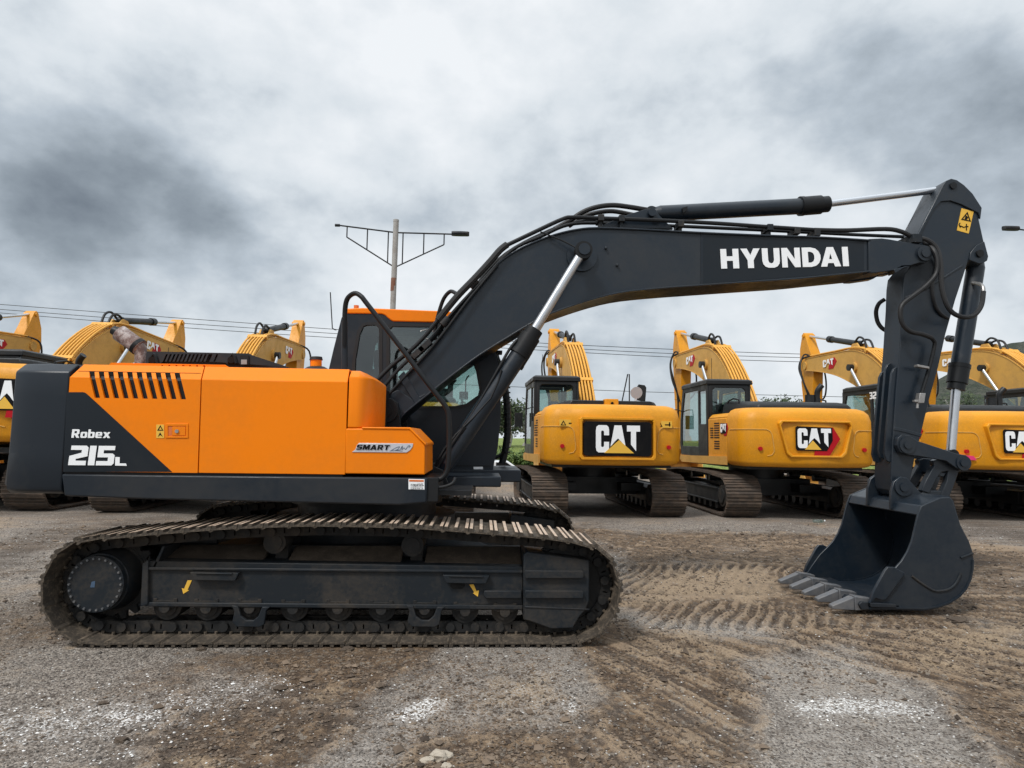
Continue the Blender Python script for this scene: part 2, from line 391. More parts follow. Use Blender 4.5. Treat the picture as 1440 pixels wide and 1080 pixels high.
def make_track(dy):
    # chain links around the loop, inside the shoes
    mb = MB(); n_ = len(PTS)
    for i in range(n_):
        t, n = frame_at(PTS, i); c = PTS[i] - n*.062
        t3 = Vector((t.x, 0, t.y)); n3 = Vector((n.x, 0, n.y))
        for yy in (5.2-.075, 5.2+.075):
            for sgn in (-1, 1):
                mb.obox(Vector((c.x, yy+dy, c.y)) + t3*(.046*sgn) , t3*.040, Vector((0, .017, 0)), n3*(.030))
            mb.obox(Vector((c.x, yy+dy, c.y)) - n3*.030, t3*.098, Vector((0, .014, 0)), n3*.012)
            mb.obox(Vector((c.x, yy+dy, c.y)) + n3*.030, t3*.088, Vector((0, .016, 0)), n3*.012)
        q = (PTS[i] + PTS[(i+1) % n_])/2 - n*.066
        mb.cyl((q.x, 5.2-.125+dy, q.y), (q.x, 5.2+.125+dy, q.y), .034, n=14)
    ch = mb.build('crawler_track', M['dusty'], EX)
    for i in range(n_):
        t, n = frame_at(PTS, i); c = PTS[i]
        o = bpy.data.objects.new('track_shoe', SHOE); COL.objects.link(o); o.parent = ch
        o.matrix_local = Matrix(((t.x, 0, n.x, c.x-ctr.x), (0, 1, 0, y0t+dy-ctr.y), (t.y, 0, n.y, c.y-ctr.z), (0, 0, 0, 1)))
    return ch
for dy in (0, 2.39): make_track(dy)
# ---- track frame, one per side
def make_frame(dy):
    YF = 5.06
    f = MB()
    side = pp([(204,796),(209,789),(735,797),(735,851),(205,848)], YF)
    f.prism(side, YF+dy, YF+.40+dy)
    roof = pp([(212,797),(735,804),(733,756),(655,752),(230,752)], YF)
    # sloping mud-covered top of the frame: from near edge up to the far web
    xa, za = at(210, 797, YF); xb, zb = at(735, 803, YF); zt = za + .115
    def slope(x0, x1, f0, f1):
        lo = lambda x: za + (zb-za)*(x-xa)/(xb-xa) - .003; L_ = lambda x, f: (x, YF+.02+.30*f+dy, lo(x) + (zt-lo(x))*f)
        a_, b_, c_, d_ = L_(x0, f0), L_(x1, f0), L_(x1, f1), L_(x0, f1); dn = Vector((0, .012, -.03))
        V = [Vector(q) for q in (a_, b_, c_, d_)]; f.add(V + [v+dn for v in V], [(0,1,2,3), (7,6,5,4), (0,4,5,1), (1,5,6,2), (2,6,7,3), (3,7,4,0)], 1)
    slope(xa, xb, 0, .28); xo = [at(p, 790, YF+.1)[0] for p in (368, 404, 563, 597)]
    for x0_, x1_ in ((xa+.02, xo[0]), (xo[1], xo[2]), (xo[3], xb)): slope(x0_, x1_, .28, 1.0)
    f.box(xa+.02, xb, YF+.32+dy, YF+.38+dy, zt-.30, zt)
    # flanges
    for (ya, yb) in ((797, 801), (846, 852)):
        q = pp([(206, ya), (735, ya+4.5), (735, yb+4.5), (206, yb)], YF); f.prism(q, YF-.022+dy, YF+.002+dy)
    q = pp([(203,792),(211,786),(211,849),(200,852)], YF); f.prism(q, YF-.03+dy, YF+.42+dy)
    # drive bracket plates behind the sprocket and the cross rib
    q = pp([(213,800),(228,768),(232,768),(217,803)], YF); f.prism(q, YF-.0+dy, YF+.3+dy)
    q = pp([(160,800),(180,770),(212,775),(212,850),(170,858)], 5.25); f.prism(q, 5.24+dy, 5.40+dy)
    f.box(at(168,800,5.4)[0], at(300,800,5.4)[0], 5.44+dy, 5.47+dy, .20, .80); f.box(at(300,800,5.4)[0], ci[0]-.1, 5.44+dy, 5.465+dy, .13, .52)
    fr = f.build('track_frame', [M['slate2'], M['mud']], EX, bev=.006)
    # guard box at the front end
    g = MB(); YG = 5.0
    g.prism(pp([(736,780),(741,776),(829,788),(829,845),(824,858),(815,868),(806,884),(775,885),(745,874),(736,872)], YG), YG+dy, YG+.42+dy)
    gd = g.build('track_guard', M['slate2'], EX, bev=.010)
    r = MB()
    for a in ((738,801,818,812), (738,829,818,840)):
        q = pp([(a[0],a[1]),(a[2],a[1]+.5),(a[2]+2,a[1]+3),(a[2]+2,a[3]-2),(a[2],a[3]),(a[0],a[3])], YG); r.prism(q, YG-.035+dy, YG+.005+dy)
    q = pp([(738,852),(829,856),(829,858),(738,855)], YG); r.prism(q, YG-.006+dy, YG+.003+dy)
    r.build('guard_rib', M['slate2'], gd, bev=.006)
    r = MB(); q = pp([(681,829),(733,829),(733,840),(683,840),(680,836)], YF); r.prism(q, YF-.04+dy, YF+.005+dy); r.build('guard_rib', M['slate2'], fr, bev=.006)
    # steps
    for (xa_, xb_) in ((271, 339), (623, 688)):
        s = MB(); yt = 802 if xa_ < 400 else 806
        q = pp([(xa_,yt+1),(xb_,yt+2),(xb_-5,yt+13),(xa_+5,yt+12)], YF)
        s.prism(q, YF-.05+dy, YF+.004+dy)
        q = pp([(xa_+8,yt+1),(xb_-8,yt+1.8),(xb_-9,yt+4),(xa_+9,yt+3)], YF)
        s.prism(q, YF-.06+dy, YF-.045+dy)
        s.build('track_step', M['slate2'], fr, bev=.004)
    if dy == 0:
        h = MB(); q = pp([(634,818),(653,818),(654,824),(650,828),(637,828),(633,824)], YF); h.prism(q, YF-.003, YF+.01); h.build('frame_opening', M['hole'], fr)
        for pts in ([(270,816),(264,816),(259,828),(256,827),(258,835),(266,830),(264,829.5)], [(660,822),(666,821.5),(670,831),(673.5,830),(672,839),(665,834),(667,833)]):
            d = MB(); d.prism(pp(pts, YF), YF-.004, YF+.002); d.build('arrow_decal', M['decyellow'], fr)
    # bottom rollers
    rm = None
    for cx, cy in ((232,856),(290,857),(351,857),(412,858),(475,858),(536,859),(597,859),(654,861),(710,862)):
        x, z = at(cx, cy, 5.06); z += .012; m = MB()
        m.cyl((x, 5.10+dy, z), (x, 5.30+dy, z), .105, n=20); m.cyl((x, 5.085+dy, z), (x, 5.10+dy, z), .075, n=20)
        m.obox((x, 5.07+dy, z+.025), (.066,0,0), (0,.018,0), (0,0,.028)); m.cyl((x, 5.045+dy, z+.0), (x, 5.09+dy, z+.0), .040, n=14)
        for sx in (-.075, .075): m.obox((x+sx, 5.065+dy, z+.035), (.014,0,0), (0,.014,0), (0,0,.032))
        m.build('bottom_roller', M['dusty'], fr, bev=.003)
    for cx, cy in ((351,868),(597,870)):
        m = MB(); a, b = at(cx, cy, 5.05)
        u = [(cx-25,851),(cx-16,852),(cx-12,866),(cx-4,872),(cx+6,872),(cx+13,866),(cx+18,853),(cx+29,853),(cx+24,858),(cx+21,878),(cx+14,881.5),(cx-18,881),(cx-24,874),(cx-21,859)]
        m.prism(pp(u, 5.03), 5.02+dy, 5.05+dy); m.build('roller_guard', M['slate2'], fr, bev=.005)
    for cx, cy in ((386,763),(580,767)):
        x, z = at(cx, cy, 5.12); m = MB()
        m.cyl((x, 5.12+dy, z), (x, 5.34+dy, z), .086, n=22); m.cyl((x, 5.11+dy, z), (x, 5.14+dy, z), .060, n=20)
        m.obox((x+.02, 5.30+dy, z-.10), (.05,0,0), (0,.05,0), (0,0,.12))
        m.build('carrier_roller', M['dusty'], fr, bev=.006)
        q = [(x-.10, z-.20), (x-.05, z-.10), (x+.11, z-.10), (x+.08, z-.20)]
    # sprocket, final drive and idler
    x, z = at(133, 822, 4.99); m = MB()
    T = 20
    pr = []
    for k in range(T):
        for da, rr in ((-.11, .285), (-.05, .335), (.05, .335), (.11, .285)):
            a = 2*math.pi*k/T + da; pr.append((x + rr*math.cos(a), z+.005 + rr*math.sin(a)))
    m.prism(pr, 5.225+dy, 5.265+dy); m.cyl((x, 5.22+dy, z), (x, 5.45+dy, z), .26, n=36)
    sp = m.build('drive_sprocket', M['dusty'], EX, bev=.004)
    m = MB(); r = .206
    m.cyl((x, 5.0, z), (x, 5.05, z), r, n=48); m.cyl((x, 5.05, z), (x, 5.215, z), r+.010, r+.034, n=48)
    if dy == 0:
        fd = m.build('final_drive', M['slate2'], EX, bev=.008)
        for k in range(26):
            m = MB(); a = 2*math.pi*k/26; m.cyl((x+.188*math.cos(a), 4.988, z+.188*math.sin(a)), (x+.188*math.cos(a), 5.002, z+.188*math.sin(a)), .0085, n=6); m.build('cover_bolt', M['tooth'], fd)
        m = MB(); m.prism(pp([(129,818),(134,817),(133,826),(127,826)], 5.0), 4.998, 5.002); m.build('cover_label', M['decblue'], fd)
    x, z = ci[0], .028+.385; m = MB()
    m.cyl((x, 5.13+dy, z), (x, 5.27+dy, z), .285, n=40); m.cyl((x, 5.17+dy, z), (x, 5.23+dy, z), .315, n=40); m.cyl((x, 5.08+dy, z), (x, 5.32+dy, z), .10, n=24)
    m.build('front_idler', M['dusty'], EX, bev=.01)
for dy in (0, 2.39): make_frame(dy)
# ---- car body between the tracks, slew ring
m = MB(); xc = XC
for sx in (-1, 1):
    for sy, ye in ((-1, 5.4), (1, 7.4)):
        a = Vector((xc+sx*.45, YC+sy*.35, .62)); b = Vector((xc+sx*1.15, ye, .45)); d = b-a
        w = Vector((-d.y, d.x, 0)).normalized()*.28
        m.add([a+w+Vector((0,0,.14)), a-w+Vector((0,0,.14)), b-w+Vector((0,0,.12)), b+w+Vector((0,0,.12)), a+w-Vector((0,0,.16)), a-w-Vector((0,0,.16)), b-w-Vector((0,0,.14)), b+w-Vector((0,0,.14))],
              [(0,1,2,3),(7,6,5,4),(0,4,5,1),(1,5,6,2),(2,6,7,3),(3,7,4,0)])
m.cyl((xc, YC, .42), (xc, YC, .82), .85, n=40); m.box(xc-.8, xc+.8, YC-.5, YC+.5, .5, .76)
m.build('car_body', M['slate2'], EX, bev=.02)
m = MB(); m.cyl((xc, YC, .80), (xc, YC, .95), .66, n=64); m.cyl((xc, YC, .93), (xc, YC, 1.10), .72, n=64); m.cyl((xc, YC, .985), (xc, YC, 1.0), .80, n=64)
m.build('slew_ring', M['black'], EX, bev=.006)
# ---- upper deck frame (skirt)
zb = Z(699); zd = Z(666)
m = MB()
q = pp([(86,666.5),(200,668),(400,670),(601,672),(600,707),(560,710.5),(400,706.5),(200,702),(90,697.5)], YN)
m.prism(q, YN, YN+.16); xA, xB = X(90), X(600)
m.box(xA, xB-.02, YN+.16, 7.72, zb+.03, zd-.02)
m.box(xA, xB-.3, YN+.10, 7.70, zb-.015, zb+.03)
m.box(xB-.02, xB+.62, YC-.36, YC+.32, zb+.02, zd-.06)        # front centre frame carrying the boom cylinders
m.box(xB-.02, xB+.85, 6.72, 7.70, zb+.02, zd-.03)            # cab floor frame
DECK = m.build('deck_frame', M['slate'], EX, bev=.012)
m = MB(); m.prism(pp([(574.5,673.5),(597,674),(597,688.5),(574.5,688)], YN), YN-.004, YN+.002); lb = m.build('warning_label', M['white'], DECK)
m = MB(); m.prism(pp([(575.5,674.5),(596,675),(596,677.5),(575.5,677)], YN), YN-.006, YN-.003); m.build('label_stripe', M['decorange'], DECK)
m = MB(); rr = random.Random(5)
for k, yy in enumerate((680.3, 682.2, 684.3, 686.8)):
    xs = 577.5
    while xs < 594:
        w = rr.uniform(1.2, 3.2); m.prism(pp([(xs, yy+rr.uniform(-.4,.4)), (xs+w, yy+rr.uniform(-.4,.4)), (xs+w, yy+.8), (xs, yy+.8)], YN), YN-.006, YN-.003); xs += w + .7
m.build('label_print', M['decblack'], DECK)
# ---- counterweight: rings of a rounded plan, bevelled at the top and bottom edge
def cw_ring(z, inset, push=0.0):
    xs = X(92, 600) ; pts = []
    R = 2.83 - inset + push
    yn, yf = YN + inset, 7.77 - inset
    a0 = math.asin((YC - yn - .20)/R)
    near = [(xs, yn), (xs-.22, yn), (xs-.34, yn+.015), (xs-.44, yn+.055)]
    arc = []
    for k in range(17):
        a = -a0 + 2*a0*k/16; arc.append((XC - R*math.cos(a), YC + R*math.sin(a)))
    far = [(x, 2*YC-y) for x, y in near[::-1]]
    pts = near + arc + far
    pts = [Vector((p[0], p[1], 0)) for p in pts]
    return [Vector((p.x, p.y, z)) for p in pts]
zt = Z(514); 
m = MB()
m.rings([cw_ring(Z(697), .05), cw_ring(Z(693), .012, .03), cw_ring(Z(686), 0, .05), cw_ring(Z(640), 0, .03), cw_ring(Z(560), 0, -.02), cw_ring(Z(530), 0, -.04), cw_ring(Z(526), .006, -.045), cw_ring(Z(516), .085, -.06), cw_ring(Z(514), .105, -.065)])
CW = m.build('counterweight', M['slate'], EX, bev=.012, seg=3)
# ---- engine bay body and orange side panels
zk = Z(534); zb2 = Z(666); CH = .10
def body_prof(y0, y1, ztop, zcr, zbot, ch=CH):   # profile in y,z
    return [(y0, zbot), (y0, zcr), (y0+ch, ztop), (y1-ch, ztop), (y1, zcr), (y1, zbot)]
xs0, xs1, xs2, xs3 = X(95), X(279.5), X(487), X(519)
m = MB()
m.prism(body_prof(YN+.02, 7.75, zt-.012, zk-.012, zb2-.03), xs0-.02, xs2-.02, ax='x')
BODY = m.build('engine_bay', M['black'], EX)
def panel(name, px0, px1, lean=5, Ylo=YN, mat='orange', slots=None, x0b=None):
    """side panel with a chamfered top edge, cut by slots when given (slots cross the crease)"""
    m = MB()
    z0 = zb2; t = .03
    xb0, xb1 = X(px0, 664), X(px1, 664); xt0, xt1 = X(px0+lean*.9, 534), X(px1+lean*.9, 534)
    xr0, xr1 = xt0+.012, xt1+.012
    return xb0, xb1, xt0, xt1, xr0, xr1
zc = at(200, 534, YN)[1]
def side_pt(px, py):      # a point on the chamfered flank: below the crease on y=YN, above it on the chamfer
    x, z = at(px, py, YN)
    if z <= zk: return Vector((x, YN, z))
    f = (z - zk)/(zt - zk)
    # intersect the view ray with the chamfer plane
    d = ray(px, py); n = Vector((0, -(zt-zk), CH)); p0 = Vector((0, YN, zk)); t = n.dot(p0 - CAM)/n.dot(d); return CAM + d*t
def flank(px_left, px_right, slots):
    """flat cells of the flank between two seams: lists of (px,py) polygons, thickened inwards"""
    pass
def seam_x(px, lean):      # world x of a seam at bottom and crease and roof
    return X(px, 664), at(px+lean, 534, YN)[0], side_pt(px+lean+2.5, 520).x
def flank_panel(name, sA, sB, slots=(), mat='orange'):
    g = .004
    xa = [v+g for v in sA]; xb = [v-g for v in sB]
    m = MB(); th = .022
    lo = [(xa[0], zb2+.004), (xb[0], zb2+.004), (xb[1], zk), (xa[1], zk)]
    up_s = []
    if slots:
        # slots: list of (x_top, x_crease, x_bottom, w)
        loA, upA = [], []
        zlo = slots[0][3]; zup = slots[0][4]
        # lower part: build comb between slots
        xl = xa[1]; cur_b = lo
        # region from crease down to slot bottom is split in columns
        xs_bound = []
        zs = zlo
        for (xt, xc_, xb_, _, _, w) in slots: xs_bound.append((xc_-w, xc_+w, xb_-w, xb_+w, xt-w, xt+w))
        fx = lambda z: xa[0] + (xa[1]-xa[0])*(z-(zb2))/(zk-zb2); gx = lambda z: xb[0] + (xb[1]-xb[0])*(z-zb2)/(zk-zb2)
        m.prism([(xa[0], zb2+.004), (xb[0], zb2+.004), (gx(zs), zs), (fx(zs), zs)], YN, YN+th)
        edges = [(xa[1], fx(zs))] + [(b, d) for (_, b, _, d, _, _) in xs_bound]; ends = [(a, c) for (a, _, c, _, _, _) in xs_bound] + [(xb[1], gx(zs))]
        for (tl, bl), (tr, br) in zip(edges, ends): m.prism([(bl, zs), (br, zs), (tr, zk), (tl, zk)], YN, YN+th)
        f = (zup - zk)/(zt - zk)
        yu = YN + CH*f; n = Vector((0, -(zt-zk), CH)).normalized()*-th
        def quad(x0, x1, x2, x3, ya, za, yb, zb_):
            V = [Vector((x0, ya, za)), Vector((x1, ya, za)), Vector((x2, yb, zb_)), Vector((x3, yb, zb_))]
            nn = -Vector((0, -(zb_-za), (yb-ya))).normalized()*th
            m.add(V + [v+nn for v in V], [(0,1,2,3), (7,6,5,4), (0,4,5,1), (1,5,6,2), (2,6,7,3), (3,7,4,0)])
        lerp = lambda a, b, t: a+(b-a)*t
        eu = [(xa[1], lerp(xa[1], xa[2], f))] + [(b, q) for (_, b, _, _, _, q) in xs_bound]; nu = [(a, p) for (a, _, _, _, p, _) in xs_bound] + [(xb[1], lerp(xb[1], xb[2], f))]
        for (bl, tl), (br, tr) in zip(eu, nu): quad(bl, br, tr, tl, YN, zk, yu, zup)
        quad(eu[0][1], nu[-1][1], xb[2], xa[2], yu, zup, YN+CH, zt)
    else:
        m.prism(lo, YN, YN+th)
        V = [Vector((xa[1], YN, zk)), Vector((xb[1], YN, zk)), Vector((xb[2], YN+CH, zt)), Vector((xa[2], YN+CH, zt))]
        nn = -Vector((0, -(zt-zk), CH)).normalized()*th
        m.add(V + [v+nn for v in V], [(0,1,2,3), (7,6,5,4), (0,4,5,1), (1,5,6,2), (2,6,7,3), (3,7,4,0)])
    # roof sheet going inwards
    m.box(xa[2], xb[2], YN+CH, 7.60, zt-.02, zt)
    return m
sA = (X(88.5, 664), at(97.5, 530, YN)[0], at(104, 514, YN)[0]+.01); sB = seam_x(278.5, 4.5); sC = seam_x(486, 3.5)
sl = []
zlo = Z(560.5, 200); zup = side_pt(190, 523).z
for k in range(10):
    px = 128.5 + k*13.45
    sl.append((side_pt(px, 523).x, side_pt(px+1.2, 534).x, side_pt(px+8.3, 561).x, zlo, zup, .020))
m = flank_panel('a', sA, sB, sl)
P1 = m.build('engine_side_door', M['orange'], EX)
m = MB()
m.box(sl[0][0]-.1, sl[-1][2]+.1, YN+.045, YN+.06, zlo-.05, zup)  # dark screen behind the slots
m.build('louvre_screen', M['hole'], P1)
m = flank_panel('b', sB, sC); P2 = m.build('pump_side_door', M['orange'], EX, bev=.003)
# slate corner graphic on the rear door
m = MB(); m.prism(pp([(94.5,551.5),(117,551.5),(120,552.3),(123.5,555),(242,663.5),(88.8,663.5)], YN), YN-.003, YN+.001)
m.build('corner_graphic', M['boomdark'], P1)
def sign(word, p_ll, p_lr, p_ul, Y, name, mat, par, gap=1.0, slant=0.0, dep=.004):
    a = p3([p_ll, p_lr, p_ul], Y); mb = MB(); text(mb, word, a[0]-Vector((0, .003, 0)), a[1]-a[0], a[2]-a[0], (0, -dep, 0), gap, slant=slant)
    return mb.build(name, M[mat], par, smooth=0)
sign('Robex', (101,615.6), (155,616), (101.5,603.6), YN-.003, 'model_lettering', 'white', P1, slant=.08)
sign('215', (96.5,654), (160,654.5), (98.5,626.5), YN-.003, 'model_lettering', 'white', P1, gap=.7, slant=.06)
sign('L', (162.5,654.6), (179,655.0), (163,637.5), YN-.003, 'model_lettering', 'white', P1)
# door latch
m = MB(); m.holed(pp([(233,595.5),(265,595.5),(265,616),(233,616)], YN), [pp([(236.5,599),(262,599),(262,613.5),(236.5,613.5)], YN)], YN-.006, YN+.004)
LT = m.build('door_latch', M['orange'], P1, bev=.002)
m = MB(); m.prism(pp([(242.5,600),(261,600),(261,612.5),(242.5,612.5)], YN), YN-.005, YN+.002); x, z = at(249.5, 606.5, YN)
m.build('latch_paddle', M['orange'], LT, bev=.002)
m = MB(); m.cyl((x, YN-.014, z), (x, YN-.004, z), .014, n=16); m.build('latch_lock', M['steel'], LT)
m = MB(); m.prism(pp([(237,600),(242,600),(242,612.5),(237,612.5)], YN), YN-.001, YN+.003); m.build('latch_recess', M['decorange'], LT)
m = MB(); m.prism(pp([(220,597),(231,597),(231,616),(220,616)], YN), YN-.003, YN+.001); LB = m.build('warning_decal', M['decyellow'], P1)
m = MB(); m.holed(pp([(221.5,605.5),(230,605.5),(225.8,598)], YN), [pp([(223.4,604.4),(228.1,604.4),(225.8,600.2)], YN)], YN-.005, YN-.002)
m.prism(pp([(222.5,614),(225.5,608),(229,614),(225.7,611.5)], YN), YN-.005, YN-.002); m.build('decal_symbol', M['decblack'], LB)
# ---- front tower (fuel tank) with rounded front corner
def tower_ring(z, inset):
    x0, x1, x2 = X(488.5), X(500), X(519); yn = YN + inset
    r = x2 - x1 - inset*.5; P = [(x0, yn), (x1, yn)]
    for k in range(1, 7):
        a = math.pi/2*k/6; P.append((x1 + (x2-inset-x1)*math.sin(a), yn + .26*(1-math.cos(a))))
    P += [(x2-inset, YN+.82-inset), (x0, YN+.82-inset)]
    return [Vector((x, y, z)) for x, y in P]
ztw = Z(601, 505)
m = MB(); m.rings([tower_ring(ztw-.12, .012), tower_ring(Z(601.6, 505), .012), tower_ring(Z(601.2, 505), 0), tower_ring(Z(533, 505), 0), tower_ring(Z(530, 505), .006), tower_ring(Z(521, 505), .075), tower_ring(Z(520, 505), .09)])
TW = m.build('fuel_tank', M['orange'], EX, bev=.006)
# ---- lower front tool box with sloping front edge
m = MB()
q = pp([(486,602.5),(575,602.5),(597.5,626),(597.5,667.5),(485,666)], YN)
m.prism(q, YN, YN+.78)
TB = m.build('tool_box', M['orange'], EX, bev=.008)
m = MB()      # lid, slightly proud
ya, yb = YN-.008, YN+.80
lid = pp([(509,600.5),(577,601),(599,623.5),(599,627),(575.5,604),(509,603)], YN)
m.prism(lid, ya, yb); m.build('box_lid', M['orange'], TB, bev=.005)
xr = X(597.5)
m = MB()
for k in range(6):
    z1 = Z(633+k*4.6, 597); m.box(xr-.002, xr+.003, YN+.10, YN+.13, z1-.02, z1)
m.build('box_vent', M['hole'], TB)
m = MB(); pl = [(500,632),(502,626),(505,623),(581,623.6),(580.5,628),(577,633),(572,636.5),(495,635.8)]
m.prism(pp(pl, YN), YN-.006, YN+.002); PLT = m.build('name_plate', M['silver'], TB, bev=.002)
sign('SMART', (501,632.2), (547,632.8), (501.6,625.2), YN-.006, 'plate_lettering', 'decblack', PLT, gap=1.1, slant=.12, dep=.003)
m = MB()
for pth in ([(550,633.5),(556,630),(562,628),(559,632),(556,633),(563,632.5)], [(563,632),(566,627),(565,632.5),(568,629.5),(570,632),(573,628.5),(575,626.5),(577,627.5),(574.5,629)], [(548,634),(556,633.7),(566,634.2)]):
    m.tube(p3(pth, YN-.007), .0022, n=5, sm=3)
m.build('plate_script', M['decblue'], PLT)
# ---- roof hood and top bits
m = MB()
Yh = 5.75
prof = pp([(205,506),(206,494),(350,497),(353,499),(405,516),(405,524),(205,524)], Yh)
zz = [p[1] for p in prof]
def hood_holes():
    out = []
    for k in range(14):
        px = 229 + k*5.45; out.append(pp([(px,508.5),(px+2.7,508.5),(px+7.2,498),(px+4.5,498)], Yh))
    return out
m.holed(prof, hood_holes(), Yh, Yh+.012); m.prism([(x, z-.004) for x, z in prof], Yh+.05, 6.95)
xq = prof[0][0]; m.box(prof[1][0], prof[2][0], Yh+.012, Yh+.05, prof[1][1]-.02, prof[1][1]-.001); 
HD = m.build('engine_hood', M['slate'], EX, bev=.004)
m = MB()
for px in (214, 325):
    a = p3([(px-5,512),(px-2,503),(px+2,498),(px+5,503),(px+7,511)], Yh-.015); m.tube(a, .013, n=6, sm=3); m.cyl(p3([(px,506)], Yh-.03)[0], p3([(px,506)], Yh+.01)[0], .03, n=12)
m.build('hood_latch', M['black'], HD, split=True)
m = MB(); m.prism(pp([(338,500),(350,500),(350,513.5),(338,513.5)], Yh-.005), Yh-.012, Yh+.0); FL = m.build('hood_lock', M['black'], HD)
m = MB(); m.prism(pp([(340,506),(348,506),(348,512.5),(340,512.5)], Yh-.005), Yh-.022, Yh-.010); m.build('lock_plate', M['steel'], FL)
Yo = 5.55
m = MB(); m.holed(pp([(150,516),(156,510),(316,513),(326,519),(326,524),(150,524)], Yo), [pp([(px,515.2+ (px-228)*.01),(px+4.2,515.2+(px-228)*.01),(px+3,513.2+(px-228)*.01),(px+1,513.2+(px-228)*.01)], Yo) for px in (226,236,246,255.5,265,275,285)], Yo, Yo+.02)
m.box(*[at(156,511,Yo)[0]+.01, at(316,511,Yo)[0]-.01], Yo+.02, Yo+.2, at(230,512.5,Yo)[1]-.012, at(230,512.5,Yo)[1])
m.build('raised_lid', M['orange'], HD, bev=.003)
# exhaust
m = MB(); Ye = 5.9
a = p3([(198,512),(198,492)], Ye); m.cyl(a[0], a[1], .050, n=20)
m.tube(p3([(198,494),(197,489),(192,484)], Ye), .05, n=16, sm=4)
b = p3([(197,489),(168,468)], Ye); m.cyl(b[0], b[1], .074, n=28)
EXH = m.build('exhaust_muffler', M['rust'], EX, bev=.005)
m = MB(); c = p3([(169,468.7),(159,464)], Ye); m.cyl(c[0], c[1], .052, .040, n=24); d = p3([(196.0,488.5),(192.0,485.4)], Ye); m.cyl(d[0], d[1], .080, n=28); m.build('muffler_collar', M['black'], EXH, split=True)
# filler cap post
m = MB(); Yp = 5.5; a = p3([(444.5,521),(444.5,505)], Yp); m.cyl(a[0], a[1], .047, n=24); PC = m.build('filler_neck', M['orange'], EX, bev=.003)
m = MB(); b = p3([(444.5,506.5),(444.5,502)], Yp); m.cyl(b[0], b[1], .056, .050, n=24); m.cyl(p3([(444.5,522)], Yp)[0], p3([(444.5,516)], Yp)[0], .13, .07, n=24); m.build('filler_cap', M['rubber'], PC, bev=.003)
# ---- handrail pipe
m = MB(); m.tube(p3([(485,525,5.3),(484.5,500,5.3),(484.5,470,5.28),(485,440,5.26),(487,424,5.24),(492,416,5.22),(500,412.5,5.2),(508,417,5.18),(516,427,5.17),(560,484,5.14),(600,537,5.11),(618,560,5.1),(628,574,5.1),(631,586,5.1),(632,610,5.1),(631,640,5.1),(629,660,5.1),(624,670,5.1),(615,675,5.1),(600,676,5.1)], 5.1), .0205, n=12, sm=4)
m.build('hand_rail', M['black'], EX)
m = MB(); m.cyl(p3([(484.5,522)], 5.3)[0], p3([(484.3,453)], 5.3)[0], .026, n=12); m.build('rail_sleeve', M['slate'], EX)
# step bracket in front of the tool box
m = MB(); m.box(xB, xB+.36, YN+.06, YN+.62, Z(694, 610)-.02, Z(692, 610)+.01); m.box(xB-.02, xB+.10, YN+.02, YN+.7, Z(706, 610), Z(672, 610))
m.tube(p3([(600,686,5.06),(622,685,5.06),(636,680,5.06),(640,672,5.1)], 5.06), .014, n=8, sm=3)
m.build('step_bracket', M['black'], EX, bev=.004)
# ---- boom foot bracket
m = MB()
for yy in (6.08, 6.66):
    m.prism(pp([(518,600),(520,564),(532,560),(551,560),(560,566),(564,600),(566,640),(518,640)], 6.1), yy, yy+.05)
x, z = at(543, 577, 6.06); m.cyl((x, 6.03, z), (x, 6.76, z), .115, n=32); m.cyl((x, 6.005, z), (x, 6.03, z), .060, n=24); m.cyl((x, 5.99, z), (x, 6.01, z), .035, n=6)
m.box(X(470), X(600), 5.85, 6.95, zd-.02, zd+.05)
m.box(X(500, 600, 6.1), X(560, 600, 6.1), 6.10, 6.68, zd, Z(600, 540, 6.1))
m.box(X(488), X(517), 5.84, 6.9, zd, Z(550, 540, 6.1))
m.build('boom_bracket', M['black'], EX, bev=.006)
# ---- boom
YB0, YB1 = 6.17, 6.62
upper = [(530,567),(547,552),(583,515),(607,488),(630,457),(660,417),(680,393.5),(700,369.5),(725,352),(750,340),(780,329),(810,322),(840,319.5),(900,321.5),(982,326),(1075,330),(1160,333),(1224,337)]
lower = [(1224,382.5),(1160,389),(1120,393),(1060,397),(987,402),(920,407),(870,413),(825,424.5),(775,442),(745,457),(715,475),(675,500),(645,522),(618,543),(573,579),(560,592),(545,596),(532,590),(526,577)]
up3 = [tuple(v) for v in catmull([Vector((*p, 0)) for p in upper], 3)]; lo3 = [tuple(v) for v in catmull([Vector((*p, 0)) for p in lower], 3)]
U = [at(p[0], p[1], YB0) for p in up3]; Lw = [at(p[0], p[1], YB0) for p in lo3]
m = MB(); m.prism(U + Lw, YB0+.012, YB1-.012)
# flange plates on top and underneath, slightly proud of the webs
m.strip(U, -.016, YB0-.012, YB1+.012); m.strip(Lw[:-4], -.016, YB0-.012, YB1+.012)
BM = m.build('boom', M['boom'], EX, bev=.004)
# darker band around the maker's lettering and the doubler plate at the foot
m = MB(); m.prism(pp([(989,328.5),(1212,338),(1216,340),(1216,380),(1160,386),(1060,393.5),(989,399)], YB0), YB0+.009, YB0+.02); m.build('lettering_band', M['boomdark'], BM)
m = MB(); m.prism(pp([(985.5,328),(989,328),(989,399),(985.5,399.5)], YB0), YB0+.008, YB0+.02); m.build('weld_seam', M['slate'], BM)
sign('HYUNDAI', (1014,378), (1193.5,374.5), (1013,350.5), YB0+.008, 'maker_lettering', 'white', BM, gap=.95, slant=-.02)
m = MB(); m.prism(pp([(536,560),(560,548),(580,562),(600,553),(573,577),(560,591),(545,595),(530,588),(528,575)], YB0), YB0-.004, YB0+.02); m.prism(pp([(560,530),(568,522),(592,562),(584,568)], YB0), YB0-.01, YB0+.02)
m.build('foot_doubler', M['boom'], BM, bev=.004)
